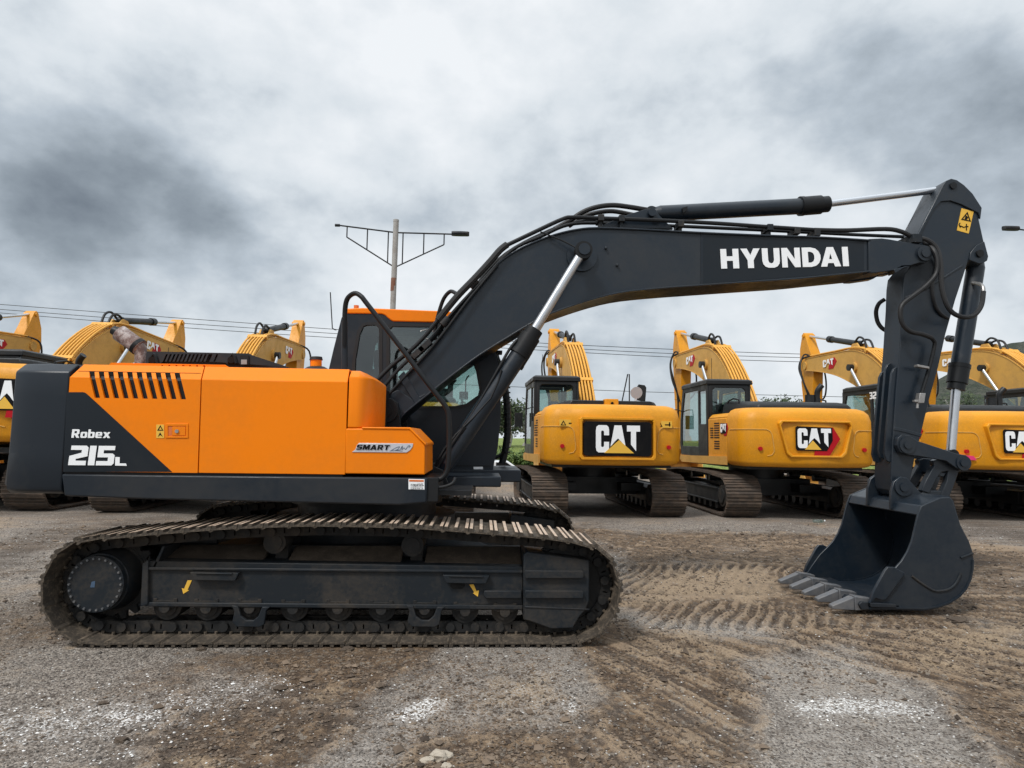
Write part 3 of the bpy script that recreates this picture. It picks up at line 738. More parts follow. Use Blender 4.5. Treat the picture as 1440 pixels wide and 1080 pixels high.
# forked tip
m = MB(); q = pp([(1221,336),(1240,335.2),(1250,336.5),(1275,341),(1290,343),(1300,344.5),(1308,349),(1311,357),(1308,365),(1300,370),(1293,369.5),(1280,373.5),(1268,374),(1258,380),(1230,384),(1221,384)], YB0)
m.prism(q, YB0-.006, YB0+.10); m.prism(q, YB1-.10, YB1+.006)
m.prism(pp([(1221,337),(1250,338),(1256,378),(1221,383)], YB0), YB0+.08, YB1-.08)
x, z = at(1298.5, 357, YB0); m.cyl((x, YB0-.03, z), (x, YB1+.03, z), .078, n=28); m.cyl((x, YB0-.045, z), (x, YB0-.02, z), .045, n=24)
m.build('boom_tip_fork', M['boom'], BM, bev=.006)
m = MB(); m.prism(pp([(1256,379),(1272,375),(1280,374),(1270,377),(1258,385)], YB0), YB0-.012, YB0+.1)
# pin boss of the boom cylinders
x, z = at(818, 361, YB0); m.cyl((x, YB0-.02, z), (x, YB1+.02, z), .150, n=40)
PX, PZ = at(820.5, 352.5, 5.98); m.cyl((PX, 5.915, PZ), (PX, 6.90, PZ), .056, n=24)
for ddx, ddy in ((52, 349), (868-800, 373)): 
    x, z = at(800+ddx, ddy, YB0); m.box(x-.012, x+.012, YB0-.02, YB0+.01, z-.012, z+.012)
m.build('cylinder_boss', M['boom'], BM, bev=.006, split=True)
# ---- hydraulic cylinders
def cylinder(name, base, gl0, gl1, rod_end, rb, rg, rr, dys=(0,), Yv=6.4, label=None, eye_r=.07):
    for dy in dys:
        o = Vector((0, dy, 0)); a, g0, g1, b = [v + o for v in p3([base, gl0, gl1, rod_end], Yv)]
        m = MB(); m.cyl(a, g0, rb, n=32)
        m.cyl(a - (g0-a).normalized()*.10, a, rb*.7, rb*.98, n=24); d = (g0-a).normalized()
        m.cyl(a - d*.10 - Vector((0, .055, 0)), a - d*.10 + Vector((0, .055, 0)), eye_r, n=20)
        c = m.build(name, M['boom'], EX, bev=.006)
        m = MB(); m.cyl(g0 - d*.05, g0 + (g1-g0)*.62, rg, n=32); m.cyl(g0 + (g1-g0)*.5, g1, rg*.86, n=32); m.cyl(g0-d*.09, g0-d*.05, rg*1.04, n=32)
        m.build('cylinder_head', M['black'], c, bev=.006)
        m = MB(); m.cyl(g1 - d*.03, b - d*.02, rr, n=28); m.build('piston_rod', M['chrome'], c)
        m = MB(); m.cyl(b - d*.03, b + d*.02, rr*1.15, n=20); m.cyl(b - Vector((0, .05, 0)), b + Vector((0, .05, 0)), eye_r, n=24); m.build('rod_eye', M['black'], c, bev=.004)
    return c
cylinder('boom_cylinder', (627,652), (737,488), (752,463), (820,353), .082, .098, .044, dys=(0, .86), Yv=5.98, eye_r=.085)
# steel line clamped beside the near boom cylinder, base lug
m = MB(); m.tube(p3([(612,664),(616,655),(632,630),(648,607),(652,600)], 5.9), .016, n=8, sm=3); m.tube(p3([(606,668),(625,632),(660,588),(700,520),(716,492),(727,478)], 5.93), .014, n=8, sm=3)
m.cyl(p3([(648,608)], 5.92)[0], p3([(654,600)], 5.92)[0], .03, n=10)
m.tube(p3([(640,612,5.9),(690,560,5.9),(705,520,5.9)], 5.9), .009, n=6, sm=2)
m.build('cylinder_pipe', M['black'], EX)
m = MB()
for dy in (-.12, .10, .74, .96):
    m.prism(pp([(598,690),(600,662),(612,655),(624,660),(636,690)], 5.98), 5.98+dy, 6.01+dy)
m.box(X(598, 680, 6), X(636, 680, 6), 5.86, 6.98, Z(690, 610, 6), Z(684, 610, 6)); m.build('cylinder_lug', M['black'], EX, bev=.005, split=True)
cylinder('arm_cylinder', (928,300.5), (1136,289.5), (1164,287), (1330,266), .083, .098, .036, Yv=6.395, eye_r=.07)
m = MB()      # base lug of the arm cylinder on the boom top
for yy in (6.25, 6.50): m.prism(pp([(838,322),(884,303),(908,296),(920,297),(925,305),(945,324)], 6.3), yy, yy+.04)
x, z = at(914, 303, 6.3); m.cyl((x, 6.2, z), (x, 6.6, z), .04, n=20); m.build('cylinder_lug', M['boom'], BM, bev=.004)
m = MB(); m.prism(pp([(959,293),(966,291),(966,296),(960,300)], 6.3), 6.28, 6.34); m.build('arm_cylinder_bracket', M['black'], BM)
cylinder('bucket_cylinder', (1372,376), (1348,524), (1344,548), (1336.5,640), .084, .096, .043, Yv=6.395, eye_r=.06)
# ---- arm
YA0, YA1 = 6.255, 6.535
arm = [(1324,262),(1329,255),(1336,252),(1344,254),(1354,261),(1366,273),(1379,293),(1377,309),(1388.5,361),(1387,367),(1381,370.5),(1375,371),(1362,366),(1355,388),(1344,421),(1330,470),(1320,515),(1307,562),(1295,612),(1287,642),(1281,672),(1280,690),(1274,698),(1264,698),(1256,690),(1253,672),(1255,625),(1260,550),(1265,495),(1269,430),(1270,400),(1272,385),(1282,372),(1288,360),(1287,345),(1290,330),(1300,309),(1311,288)]
m = MB(); m.prism(pp(arm, YA0), YA0, YA1); AR = m.build('arm', M['boom'], EX, bev=.010, seg=3)
m = MB()
for yy in (YA0-.018, YA1-.002):
    q = [(1324,262),(1329,255),(1336,252),(1344,254),(1354,261),(1366,273),(1379,293),(1377,309),(1374,300),(1350,288),(1335,283),(1322,284),(1312,294),(1302,312),(1293,330),(1290,330),(1300,309),(1311,288)]
    m.prism(pp(q, YA0), yy, yy+.02)
m.prism(pp([(1362,366),(1375,371),(1381,370.5),(1387,367),(1388.5,361),(1383,340),(1372,345),(1364,355)], YA0), YA0-.014, YA0+.002)
m.strip(pp([(1272,418),(1300,405),(1325,390),(1353,372)], YA0), -.02, YA0-.008, YA0+.003)
m.strip(pp([(1257,600),(1275,604),(1296,610)], YA0), -.035, YA0-.006, YA0+.003)
m.build('arm_side_plate', M['boom'], AR, bev=.005, split=True)
m = MB()
for px, py, r in ((1338,262.5,.036), (1375.5,357.5,.038), (1298.5,357,.05)):
    x, z = at(px, py, YA0); m.cyl((x, YA0-.035 if px != 1298.5 else YA0, z), (x, YA1+.035, z), r, n=24)
m.build('arm_pin', M['black'], AR, bev=.003, split=True)
# wear strips on the inner face of the arm
for k, (yy, pa, pb) in enumerate(((6.275, 514, 652), (6.375, 507, 648), (6.475, 517, 654))):
    m = MB(); xa = at(1263.5, pa, YA0)[0]; xb = at(1254.5, pb, YA0)[0]; za = at(1263, pa, YA0)[1]; zb_ = at(1254, pb, YA0)[1]
    m.prism([(xa+.02, za), (xa-.035, za-.03), (xa-.06, za-.08), (xb-.06, zb_+.10), (xb-.04, zb_+.03), (xb+.02, zb_)], yy, yy+.032)
    m.build('wear_strip', M['boom'], AR, bev=.004)
# warning decal
Yd = YA0-.001
m = MB(); m.prism(pp([(1352,293),(1369,297.5),(1362,328.5),(1345.5,324)], Yd), Yd-.003, Yd+.002); WD = m.build('warning_decal', M['decyellow'], AR)
m = MB(); m.holed(pp([(1351,309),(1365,312),(1360,298)], Yd), [pp([(1353.5,308),(1362.8,310.2),(1359.4,301)], Yd)], Yd-.006, Yd-.002)
m.prism(pp([(1356,308),(1358,303),(1361,306),(1359,309)], Yd), Yd-.006, Yd-.002)
for pth in ([(1350.5,320),(1348.5,316),(1350,313.5)], [(1350,317.5),(1356,320)], [(1359,315),(1359,324)], [(1356.5,319),(1361.5,318.5)]): m.tube(p3(pth, Yd-.004), .0055, n=5)
m.build('decal_symbol', M['decblack'], WD)
# ---- bucket linkage
m = MB()
for yy in (6.185, 6.545):
    m.prism(pp([(1262,616),(1268,611),(1278,612),(1290,620),(1345,638),(1358,640),(1364,646),(1365,653),(1361,661),(1353,662.5),(1344,658),(1330,648),(1289,641),(1278,640),(1266,636),(1261,626)], 6.19), yy, yy+.06)
    for px, py, r in ((1276,626,.082), (1355,651,.074)):
        x, z = at(px, py, 6.18); m.cyl((x, yy-.014, z), (x, yy+.074, z), r, n=28)
for px, py in ((1276,626), (1355,651)):
    x, z = at(px, py, 6.17); m.cyl((x, 6.155, z), (x, 6.64, z), .036, n=20)
m.build('rocker_link', M['boom'], EX, bev=.005)
m = MB(); Yl = 6.27
for yy in (6.25, 6.47):
    m.prism(pp([(1311,648),(1318,645),(1347,648),(1354,656),(1346,664),(1340,682),(1332,702),(1319,702),(1330,676),(1332,662),(1322,664),(1316,672),(1305,694),(1294,690),(1301,674),(1312,655)], Yl), yy, yy+.07)
m.prism(pp([(1315,664),(1330,665),(1326,671),(1318,669)], Yl), 6.26, 6.52); m.prism(pp([(1297,690),(1334,690),(1330,704),(1294,702)], Yl), 6.26, 6.52)
m.build('bucket_link', M['boom'], EX, bev=.008)
# ---- bucket
YK0, YK1 = 5.80, 6.97
chk = [(1295.6,712),(1310,705.5),(1323,700),(1336,699.5),(1340,704),(1343,714),(1346,724),(1351,739),(1356,750),(1362.5,760),(1367,773),(1369.4,786),(1369,800),(1366.5,814),(1360,829),(1350,840.5),(1336,849),(1320,854.5),(1299,857.5),(1259,856.5),(1222,857),(1220,851),(1232,832),(1246,812),(1259,799),(1268,789),(1276,776),(1282,761),(1287,740),(1291,724)]
m = MB(); q = pp(chk, YK0); m.prism(q, YK0, YK0+.022); BK = m.build('bucket', M['boom'], EX, bev=.005)
m = MB(); m.prism(q, YK1-.022, YK1); m.build('bucket_cheek', M['boom'], BK, bev=.005)
m = MB(); shell = pp([(1336,700.5),(1340.5,706),(1345,722),(1350,739),(1356,751),(1362,762),(1366.3,774),(1368.4,787),(1368,800),(1365.3,814),(1359,828),(1349,839.5),(1335,848),(1319,853.5),(1299,856.5),(1259,855.5),(1222,856)], YK0)
m.strip([Vector(p) for p in shell], .02, YK0+.022, YK1-.022)
m.strip([Vector(p) for p in shell[7:]], -.014, YK0-.012, YK0+.03); m.strip([Vector(p) for p in shell[7:]], -.014, YK1-.03, YK1+.012)
m.build('bucket_shell', M['boom'], BK, smooth=40)
m = MB()      # top box with torque tube and ears
tp = pp([(1297,711.5),(1310,706),(1323,700.5),(1336,700),(1338,720),(1300,727),(1292,725)], YK0)
m.prism(tp, YK0+.022, YK1-.022)
ears = [(1248,701),(1250,686),(1255,675),(1264,669),(1272,670),(1280,676),(1290,690),(1304,694),(1318,694),(1327,700),(1331,712),(1300,724),(1262,722),(1252,716)]
ears = [(1252,716),(1253,690),(1257,677),(1266,670),(1275,672),(1283,680),(1296,695),(1310,698),(1330,703),(1330,716)]
m2 = MB(); e3 = pp(ears, 6.19)
for yy in (6.185, 6.57): m2.prism(e3, yy, yy+.035)
x, z = at(1270.5, 685, 6.17)
for yy in (6.165, 6.60): m2.cyl((x, yy, z), (x, yy+.03, z), .085, n=28)
m2.cyl((x, 6.15, z), (x, 6.66, z), .042, n=20)
m.build('bucket_top', M['boom'], BK, bev=.01); m2.build('bucket_ear', M['boom'], BK, bev=.006)
m = MB()
for pth in ([(1282.5,810,),(1290,816),(1300,823),(1312,830),(1322,831),(1334,828.5),(1343,822),(1349,812),(1351,806)], [(1351,784.5),(1368,778)]):
    m.tube(p3(pth, YK0-.004), .011, n=8, sm=4)
m.build('weld_rib', M['slate2'], BK, split=True)
# side cutters
for yy in (YK0-.032, YK1+.0):
    m = MB(); m.prism(pp([(1220,848),(1225,832),(1242,801),(1246,796.5),(1254,796.5),(1270,805),(1243,842),(1238,843),(1229,840)], YK0), yy, yy+.032); m.build('side_cutter', M['boom'], BK, bev=.005)
    m = MB(); m.prism(pp([(1221,846.5),(1257,848.5),(1258,853),(1222,852.5)], YK0), yy-.0, yy+.028); m.build('wear_plate', M['slate'], BK, bev=.004)
m = MB(); lp = pp([(1265,857),(1265,851),(1236,850),(1212,846),(1208,850),(1212,857.5)], YK0); m.prism(lp, YK0+.0, YK1-.0); m.build('bucket_lip', M['slate'], BK, bev=.005)
for k in range(5):
    yt = YK0 + .075 + k*(YK1-YK0-.15)/4
    m = MB()
    a = [at(px, py, YK0) for px, py in ((1172,853.5),(1174,858.5),(1205,860),(1225,859),(1228,846),(1212,841),(1200,840.5),(1190,844))]
    def sec(i0, w): return w
    # wedge tooth: wide at the tip, holder behind
    tip = [a[0], a[1]]; mid_lo, mid_hi = a[2], a[6]
    for (x0, zl0, zh0, w0), (x1, zl1, zh1, w1) in ((( a[1][0], a[1][1], a[0][1]+.0, .036), (a[2][0], a[2][1], a[7][1]+.02, .043)), ((a[2][0], a[2][1]-.0, a[7][1]+.030, .050), (a[3][0]+.04, a[3][1], a[4][1]+.015, .046))):
        m.add([(x0, yt-w0, zl0), (x0, yt+w0, zl0), (x0, yt+w0, zh0), (x0, yt-w0, zh0), (x1, yt-w1, zl1), (x1, yt+w1, zl1), (x1, yt+w1, zh1), (x1, yt-w1, zh1)],
              [(0,1,2,3), (7,6,5,4), (0,4,5,1), (1,5,6,2), (2,6,7,3), (3,7,4,0)])
    m.build('bucket_tooth', M['tooth'], BK, bev=.007)
    # worn bright point
# ---- hoses and pipes along the boom
def hose(name, pts, r, mat='rubber', par=None, Y=6.2, sm=5, n=9):
    m = MB(); m.tube(p3(pts, Y), r, n=n, sm=sm); return m.build(name, M[mat], par or BM)
hose('steel_pipe', [(519,546,6.2),(524,541,6.2),(550,515,6.2),(577,493,6.18),(598,472,6.17),(612,455,6.16),(622,443,6.15)], .021, 'black')
hose('rubber_hose', [(616,450,6.15),(642,418,6.14),(668,391,6.13),(690,367,6.13),(703,352,6.13),(713,344,6.14)], .034)
hose('steel_pipe', [(708,347,6.15),(750,327,6.17),(790,308.5,6.2),(806,305.5,6.2),(850,307,6.2),(905,309,6.2),(990,313,6.2),(1080,319,6.2),(1150,323.5,6.2)], .021, 'black')
hose('rubber_hose', [(1145,323.3,6.2),(1190,324,6.2),(1245,322,6.2),(1268,326,6.2),(1285,334,6.2),(1303,337,6.16),(1317,349,6.13),(1323,370,6.1),(1324,400,6.08),(1330,425,6.06),(1340,440,6.05),(1356,446,6.05),(1370,443,6.06),(1380,430,6.08),(1383,410,6.1)], .023, sm=4)
hose('steel_pipe', [(533,552,6.15),(560,520,6.15),(582,499,6.15),(607,475,6.2),(640,436,6.25),(680,393,6.28),(720,352,6.28),(760,333,6.28),(800,316,6.3),(850,314,6.3),(950,318,6.3),(1080,324,6.3),(1200,330,6.3),(1270,333,6.3)], .018, 'black')
hose('steel_pipe', [(540,562,6.12),(566,533,6.12),(600,497,6.12),(626,465,6.12),(660,420,6.13),(700,372,6.15)], .014, 'black')
hose('steel_pipe', [(600,487,6.42),(650,428,6.42),(700,366,6.42),(760,330,6.42),(820,311,6.42),(900,314,6.42)], .018, 'black')
hose('rubber_hose', [(780,322,6.36),(800,311,6.36),(820,298,6.34),(840,291,6.33),(862,288.5,6.33),(885,291,6.33),(903,294,6.34),(915,296,6.36)], .026)
hose('rubber_hose', [(800,318,6.5),(820,305,6.5),(840,299,6.48),(862,297,6.48),(890,302,6.45),(905,304,6.42)], .024)
hose('rubber_hose', [(612,478,6.5),(612,462,6.5),(617,440,6.45),(624,420,6.4),(633,410,6.35),(640,412,6.3),(646,416,6.25)], .020)
hose('rubber_hose', [(1296,338,6.3),(1311,349,6.14),(1318,365,6.1),(1316,385,6.1),(1302,402,6.1),(1284,416,6.1),(1270,427,6.1),(1266,438,6.1),(1269,455,6.1),(1280,466,6.1),(1297,470,6.12),(1310,475,6.14)], .023, par=AR, sm=4)
hose('steel_pipe', [(1308,474,6.15),(1313,479,6.16),(1314,487,6.17),(1306,520,6.18),(1295,556,6.18)], .019, 'black', par=AR)
hose('rubber_hose', [(1244,421,6.6),(1236,427,6.62),(1232,438,6.64),(1234,452,6.64),(1240,461,6.62),(1248,466,6.6)], .022, par=AR)
hose('rubber_hose', [(1312,352,6.2),(1318,375,6.235),(1311,400,6.24),(1314,425,6.24),(1322,440,6.24),(1333,448,6.26)], .018, par=AR)
hose('steel_pipe', [(1383,412,6.1),(1382,403,6.12),(1376,399,6.2),(1368,398,6.33)], .018, 'steel', par=AR)
m = MB()
for (px, py) in ((1296,517),(1307,517)): pass
a = p3([(1296,516)], 6.16)[0]; m.obox(a, (.06,0,-.01), (0,.03,0), (0,0,.012)); b = p3([(1294,560)], 6.17)[0]; m.obox(b, (.03,0,0), (0,.03,0), (0.01,0,.05)); m.obox(b+Vector((-.02,0,-.03)), (.05,0,0), (0,.02,0), (0,0,.012)); m.cyl(b+Vector((-.03,0,-.05)), b+Vector((-.035,0,-.10)), .014, n=8)
m.build('shutoff_valve', M['steel'], AR, bev=.004)
m = MB()
for px, py in ((845,306.5),(874,307.5),(957,315),(1082,320),(1120,325),(1148,328)):
    a = p3([(px, py)], 6.2)[0]; m.box(a.x-.03, a.x+.03, 6.17, 6.34, a.z-.035, a.z+.03); m.box(a.x-.015, a.x+.015, 6.2, 6.3, a.z-.13, a.z-.03)
for px, py in ((665,398),(626,452)):
    a = p3([(px, py)], 6.16)[0]; m.cyl(a - Vector((.03,0,.035)), a + Vector((.03,0,.035)), .042, n=14)
for px, py in ((588,496),(598,487)):
    a = p3([(px, py)], 6.17)[0]; m.obox(a, (.05,0,.05), (0,.05,0), (.02,0,-.02))
a = p3([(1286,336)], 6.2)[0]; m.box(a.x-.05, a.x+.05, 6.15, 6.4, a.z-.05, a.z+.04)
m.build('pipe_clamp', M['slate2'], BM, bev=.004, split=True)
m = MB()
for p0, p1 in (((520,549),(529,539)), ((533,553),(541,542))):
    a, b = p3([p0, p1], 6.16); m.cyl(a, b, .034, n=12)
m.build('hose_fitting', M['steel'], BM, split=True)
m = MB(); m.tube(p3([(760,326,6.15),(775,332,6.14),(790,338,6.12),(806,346,6.08),(812,350,6.0)], 6.1), .008, n=6, sm=3); m.build('grease_line', M['black'], BM)
# ---- cab (stands on the far side of the boom)
YQ0, YQ1 = 6.80, 7.76
def cab_side(y0, y1):
    outer = pp([(461,524),(469,490),(480,447),(486,438),(660,441),(676,447),(690,470),(700,510),(704,548),(704,590),(700,630),(694,655),(692,668),(688,678),(470,690)], YQ0)
    w1 = pp([(499,530),(500,505),(506,470),(511,459),(516,457),(528,457),(533,463),(533,535),(532,552),(500,552)], YQ0)
    w2 = pp([(548,463),(552,459),(640,460),(655,470),(668,515),(674,548),(672,556),(655,568),(640,571),(560,571),(548,560)], YQ0)
    return outer, w1, w2
o_, w1, w2 = cab_side(0, 0)
w1f = [(x if x > at(522,500,YQ0)[0] else at(522,500,YQ0)[0]+.02*(z > 2), z) for x, z in w1]
w1f = pp([(520,552),(528,486),(532,481),(534,552)], YQ1); w2f = pp([(560,522),(640,515),(664,508),(672,530),(675,548),(673,574),(655,583),(560,585)], YQ1)
m = MB(); m.holed(o_, [w1, w2], YQ0, YQ0+.05); m.holed(o_, [w1f, w2f], YQ1-.05, YQ1)
def slab(m, a, b, t, y0, y1):
    a, b = Vector(a), Vector(b); d = (b-a).normalized(); nrm = Vector((-d.y, d.x))*t
    m.prism([tuple(a), tuple(b), tuple(b+nrm), tuple(a+nrm)], y0, y1)
m.prism(pp([(470,640),(694,640),(692,668),(688,678),(470,690)], YQ0), YQ0+.05, YQ1-.05)      # floor box
slab(m, o_[0], o_[2], -.05, YQ0+.05, YQ0+.14); slab(m, o_[0], o_[2], -.05, YQ1-.14, YQ1-.05)      # rear posts
slab(m, o_[0], at(459, 560, YQ0), -.05, YQ0+.05, YQ1-.05)
m.prism(pp([(480,447),(486,441),(660,443),(676,449),(672,456),(484,456)], YQ0), YQ0+.05, YQ1-.05)      # roof
for (A, B) in ((6, 8), (8, 10)):
    pass
fr = [o_[i] for i in (5, 6, 7, 8, 9, 10, 11, 12)]
for yy in ((YQ0+.05, YQ0+.12), (YQ1-.12, YQ1-.05)):
    for a, b in zip(fr, fr[1:]): slab(m, a, b, -.05, *yy)
m.prism(pp([(690,610),(702,606),(694,655),(690,664)], YQ0), YQ0+.05, YQ1-.05)
CB = m.build('cab', M['slate'], EX, bev=.006)
m = MB(); roofp = pp([(487,434),(510,433),(620,437.5),(655,440),(672,447),(668,455),(553,452),(549,450),(541,443),(536,441.5),(487,441)], YQ0)
m.prism(roofp, YQ0-.012, YQ1+.012)
m.build('cab_roof', M['orange'], CB, bev=.012, seg=3)
for nm, w, y0, ins in (('side_window', w1, YQ0, 0), ('side_window', w2, YQ0, 0), ('door_window', w1f, YQ1-.04, 0), ('door_window', w2f, YQ1-.04, 0)):
    m = MB(); m.prism(w, y0+.02, y0+.026); g = m.build(nm, M['glassmid'] if nm == 'side_window' and w is w1 else M['glass'], CB)
    if y0 == YQ0:
        cx = sum(p[0] for p in w)/len(w); cz = sum(p[1] for p in w)/len(w)
        big = [(cx+(p[0]-cx)*(1+.035/max(.1, abs(p[0]-cx))), cz+(p[1]-cz)*(1+.03/max(.1, abs(p[1]-cz)))) for p in w]
        m = MB(); m.holed(big, [w], y0-.006, y0+.004); m.build('window_seal', M['rubber'], g)
m = MB(); m.tube(p3([(591,466),(596,464),(606,464),(611,469),(609,475),(603,477),(594,474)], YQ0+.015), .004, n=5, sm=3); m.build('window_emblem', M['steel'], CB)
m = MB()
for a, b in zip(fr[:-2], fr[1:-1]): slab(m, a, b, -.008, YQ0+.12, YQ1-.12)
m.build('windscreen', M['glass'], CB)
m = MB(); slab(m, o_[0], o_[2], -.01, YQ0+.14, YQ1-.14); m.build('rear_window', M['glassdark'], CB)
m = MB(); sx, sz = at(560, 640, 7.2); m.box(sx-.25, sx+.25, 7.02, 7.52, sz, sz+.28); m.box(sx-.32, sx-.18, 7.04, 7.50, sz+.25, sz+.95); m.box(sx-.30, sx-.20, 7.14, 7.40, sz+.95, sz+1.18)
m.box(sx+.45, sx+.75, 6.95, 7.3, sz, sz+.5); m.build('operator_seat', M['seat'], CB, bev=.04, seg=3)
m = MB(); m.prism(pp([(666,656.5),(679,656.5),(679,664),(666,664)], YQ0), YQ0-.004, YQ0+.001); m.build('cab_label', M['white'], CB)
m = MB(); m.box(at(470,666,YQ0)[0], at(690,668,YQ0)[0], YQ0-.006, YQ0+.003, at(600,655,YQ0)[1], at(600,653.5,YQ0)[1]); m.build('cab_seam', M['black'], CB)
m = MB(); x, z = at(501, 434, 7.0); m.cyl((x, 7.0, z-.01), (x, 7.0, z+.035), .028, n=16); m.build('cab_beacon', M['decorange'], CB, bev=.005)
m = MB(); m.tube(p3([(473,464,6.9),(468,462,6.9),(467,455,6.9),(464.5,411,6.9)], 6.9), .006, n=6, sm=2); m.build('radio_antenna', M['black'], CB)
m = MB()       # front guard rail with grip ridges beside the cab door
m.tube(p3([(696,500,7.6),(706,525,7.6),(712,560,7.6),(714,600,7.6),(711,630,7.6),(706,652,7.6)], 7.6), .042, n=10, sm=4)
m.tube(p3([(694,645,7.6),(704,640,7.6),(710,636,7.6)], 7.6), .022, n=8, sm=2)
for k in range(14):
    py = 545 + k*7; a = p3([(713.5-abs(py-590)*.03, py)], 7.57)[0]; m.cyl(a-Vector((0,0,.008)), a+Vector((0,0,.008)), .048, n=10)
m.build('door_rail', M['black'], CB)
m = MB()
for k in range(6):
    a, b = p3([(683+k*3.4, 497), (690+k*3.4, 524)], 7.0); m.cyl(a, b, .008, n=6)
m.box(at(680,497,7)[0], at(706,497,7)[0], 6.9, 7.05, at(680,498,7)[1], at(680,494,7)[1]); m.box(at(688,497,7)[0], at(712,497,7)[0], 6.9, 7.05, at(680,526,7)[1], at(680,522,7)[1])
m.build('front_grille', M['black'], CB)
m = MB(); m.tube(p3([(655,560),(655,535),(660,528)], 7.3), .008, n=6, sm=2); m.build('control_lever', M['black'], CB)
# ================================================================ yellow excavators in a row behind
CACHE = {}
def part(name, key, fn, mats, parent, bev=0, smooth=32, label=None, split=False):
    if key not in CACHE:
        mb = MB(); fn(mb); CACHE[key] = [q.mesh(name, mats, (0, 0, 0), smooth) for q in (mb.pieces() if split else [mb])]
    for me in CACHE[key]:
        o = bpy.data.objects.new(name, me); COL.objects.link(o); o.parent = parent
        if bev:
            b = o.modifiers.new('bevel', 'BEVEL'); b.width = bev; b.segments = 2; b.limit_method = 'ANGLE'; b.angle_limit = R_(35)
    return o
def yz_rings_shoe(mb, w):
    """a closed belt of shoes in the y,z plane, centred on x=0"""
    cyb, cyf, R = -1.80, 1.83, .395
    P = [(cyb + (cyf-cyb)*k/20, .03) for k in range(21)] + [(cyf + R*math.sin(R_(a)), .03+R-R*math.cos(R_(a))) for a in range(8, 176, 8)]
    P += [(1.5,.835),(1.1,.865),(.6,.875),(0,.87),(-.6,.875),(-1.1,.865),(-1.5,.835)]
    P += [(cyb - R*math.sin(R_(a)), .03+R-R*math.cos(R_(a))) for a in range(172, 4, -8)]
    Q = resample(P, .19)
    for i in range(len(Q)):
        t, n = frame_at(Q, i); c = Q[i]; h = .1
        T = Vector((0, t.x, t.y)); N = Vector((0, n.x, n.y)); C = Vector((0, c.x, c.y)); Xv = Vector((w/2, 0, 0))
        mb.obox(C - N*.006, Xv, T*h, N*.010)
        for g in (-.07, 0, .07): mb.obox(C + T*g + N*.014, Xv*.99, T*.011, N*.014)
        mb.obox(C - T*h*.98 + N*.0, Xv*.995, T*.010, N*.022)
        mb.obox(C - N*.06, Vector((.10, 0, 0)), T*.08, N*.045, 1)
def cat_frame(mb, s):
    xi = s*.36
    mb.box(-.26, .26, -1.45, 1.30, .26, .55)
    mb.box(s*.27-.02, s*.27+.02, -1.45, 1.30, .53, .57); mb.box(s*.27-.02, s*.27+.02, -1.45, 1.30, .245, .28)
    for k in range(8): mb.cyl((-.24, -1.3+k*.36, .20), (.24, -1.3+k*.36, .20), .09, n=14)
    mb.cyl((-.16, 1.83, .425), (.16, 1.83, .425), .30, n=28); mb.box(-.30, .30, 1.15, 1.95, .22, .62)
    for yy in (-.6, .6): mb.cyl((-.14, yy, .74), (.14, yy, .74), .07, n=14)
def cat_body_plan(z, i):
    P = []
    R = .34
    xs = 1.37 - i; yb = -2.78 + i
    def bulge(x): return yb + .06*(abs(x)/1.37)**2*2
    for k in range(7):
        a = math.pi/2*k/6; P.append((-xs + R - R*math.cos(a) if False else -xs + R*(1-math.cos(math.pi/2 - a)) if False else 0, 0))
    P = []
    P.append((-xs, -1.75))
    for k in range(8):      # rear left corner
        a = math.pi + math.pi/2*k/7; P.append((-xs+R + R*math.cos(a), yb+.16+R + R*math.sin(a)))
    for k in range(1, 8): x = -xs+R + (2*(xs-R))*k/8; P.append((x, yb + .16*(abs(x)/(xs-R))**2.2))
    for k in range(8):
        a = 1.5*math.pi + math.pi/2*k/7; P.append((xs-R + R*math.cos(a), yb+.16+R + R*math.sin(a)))
    P.append((xs, -1.75))
    return [Vector((x, y, z)) for x, y in P]
def cat_cw(mb):
    mb.rings([cat_body_plan(1.06, .10), cat_body_plan(1.09, .04), cat_body_plan(1.17, 0), cat_body_plan(1.98, 0), cat_body_plan(2.12, .03), cat_body_plan(2.20, .09), cat_body_plan(2.24, .18)])
def cat_body(mb):
    mb.box(-1.37, 1.37, -1.75, -.62, 1.10, 2.06); mb.prism([(-1.37,2.06),(-1.26,2.16),(1.26,2.16),(1.37,2.06)], -1.75, -.62)
    mb.box(.50, 1.37, -.62, 1.15, 1.10, 1.95); mb.box(.50, 1.30, -.62, .2, 1.95, 2.05)
    mb.box(-1.37, -.36, -.62, 1.45, 1.05, 1.22); mb.box(-.36, .5, -.62, 1.3, 1.05, 1.3)
def cat_skirt(mb):
    for x0, x1 in ((-1.41, -1.368), (1.368, 1.41)):
        mb.prism([(-1.75,1.06),(-1.75,1.24),(1.30,1.18),(1.36,1.10),(1.2,1.02)], x0, x1, ax='x')
def cat_hood(mb):
    mb.rings([[Vector((x*sx, y, z)) for x, y in ((-.95,-2.15),(-.85,-2.3),(.85,-2.3),(.95,-2.15),(.95,-.55),(.6,-.45),(-.25,-.45),(-.35,-.6),(-.95,-.7))] for z, sx in ((2.14, 1.02), (2.27, 1.0), (2.32, .96), (2.335, .90))])
def cat_hood_big(mb):
    mb.rings([[Vector((x*sx, y*sy-.1*(1-sy), z - dz*(y < -1.5))) for x, y in ((-1.05,-2.0),(-.9,-2.25),(1.0,-2.25),(1.15,-2.05),(1.15,-.75),(.95,-.55),(-.25,-.5),(-.35,-.66),(-1.05,-.7))] for z, sx, sy, dz in ((2.14, 1.02, 1, 0), (2.32, 1.0, 1, .02), (2.43, .95, .97, .07), (2.47, .86, .9, .08))])
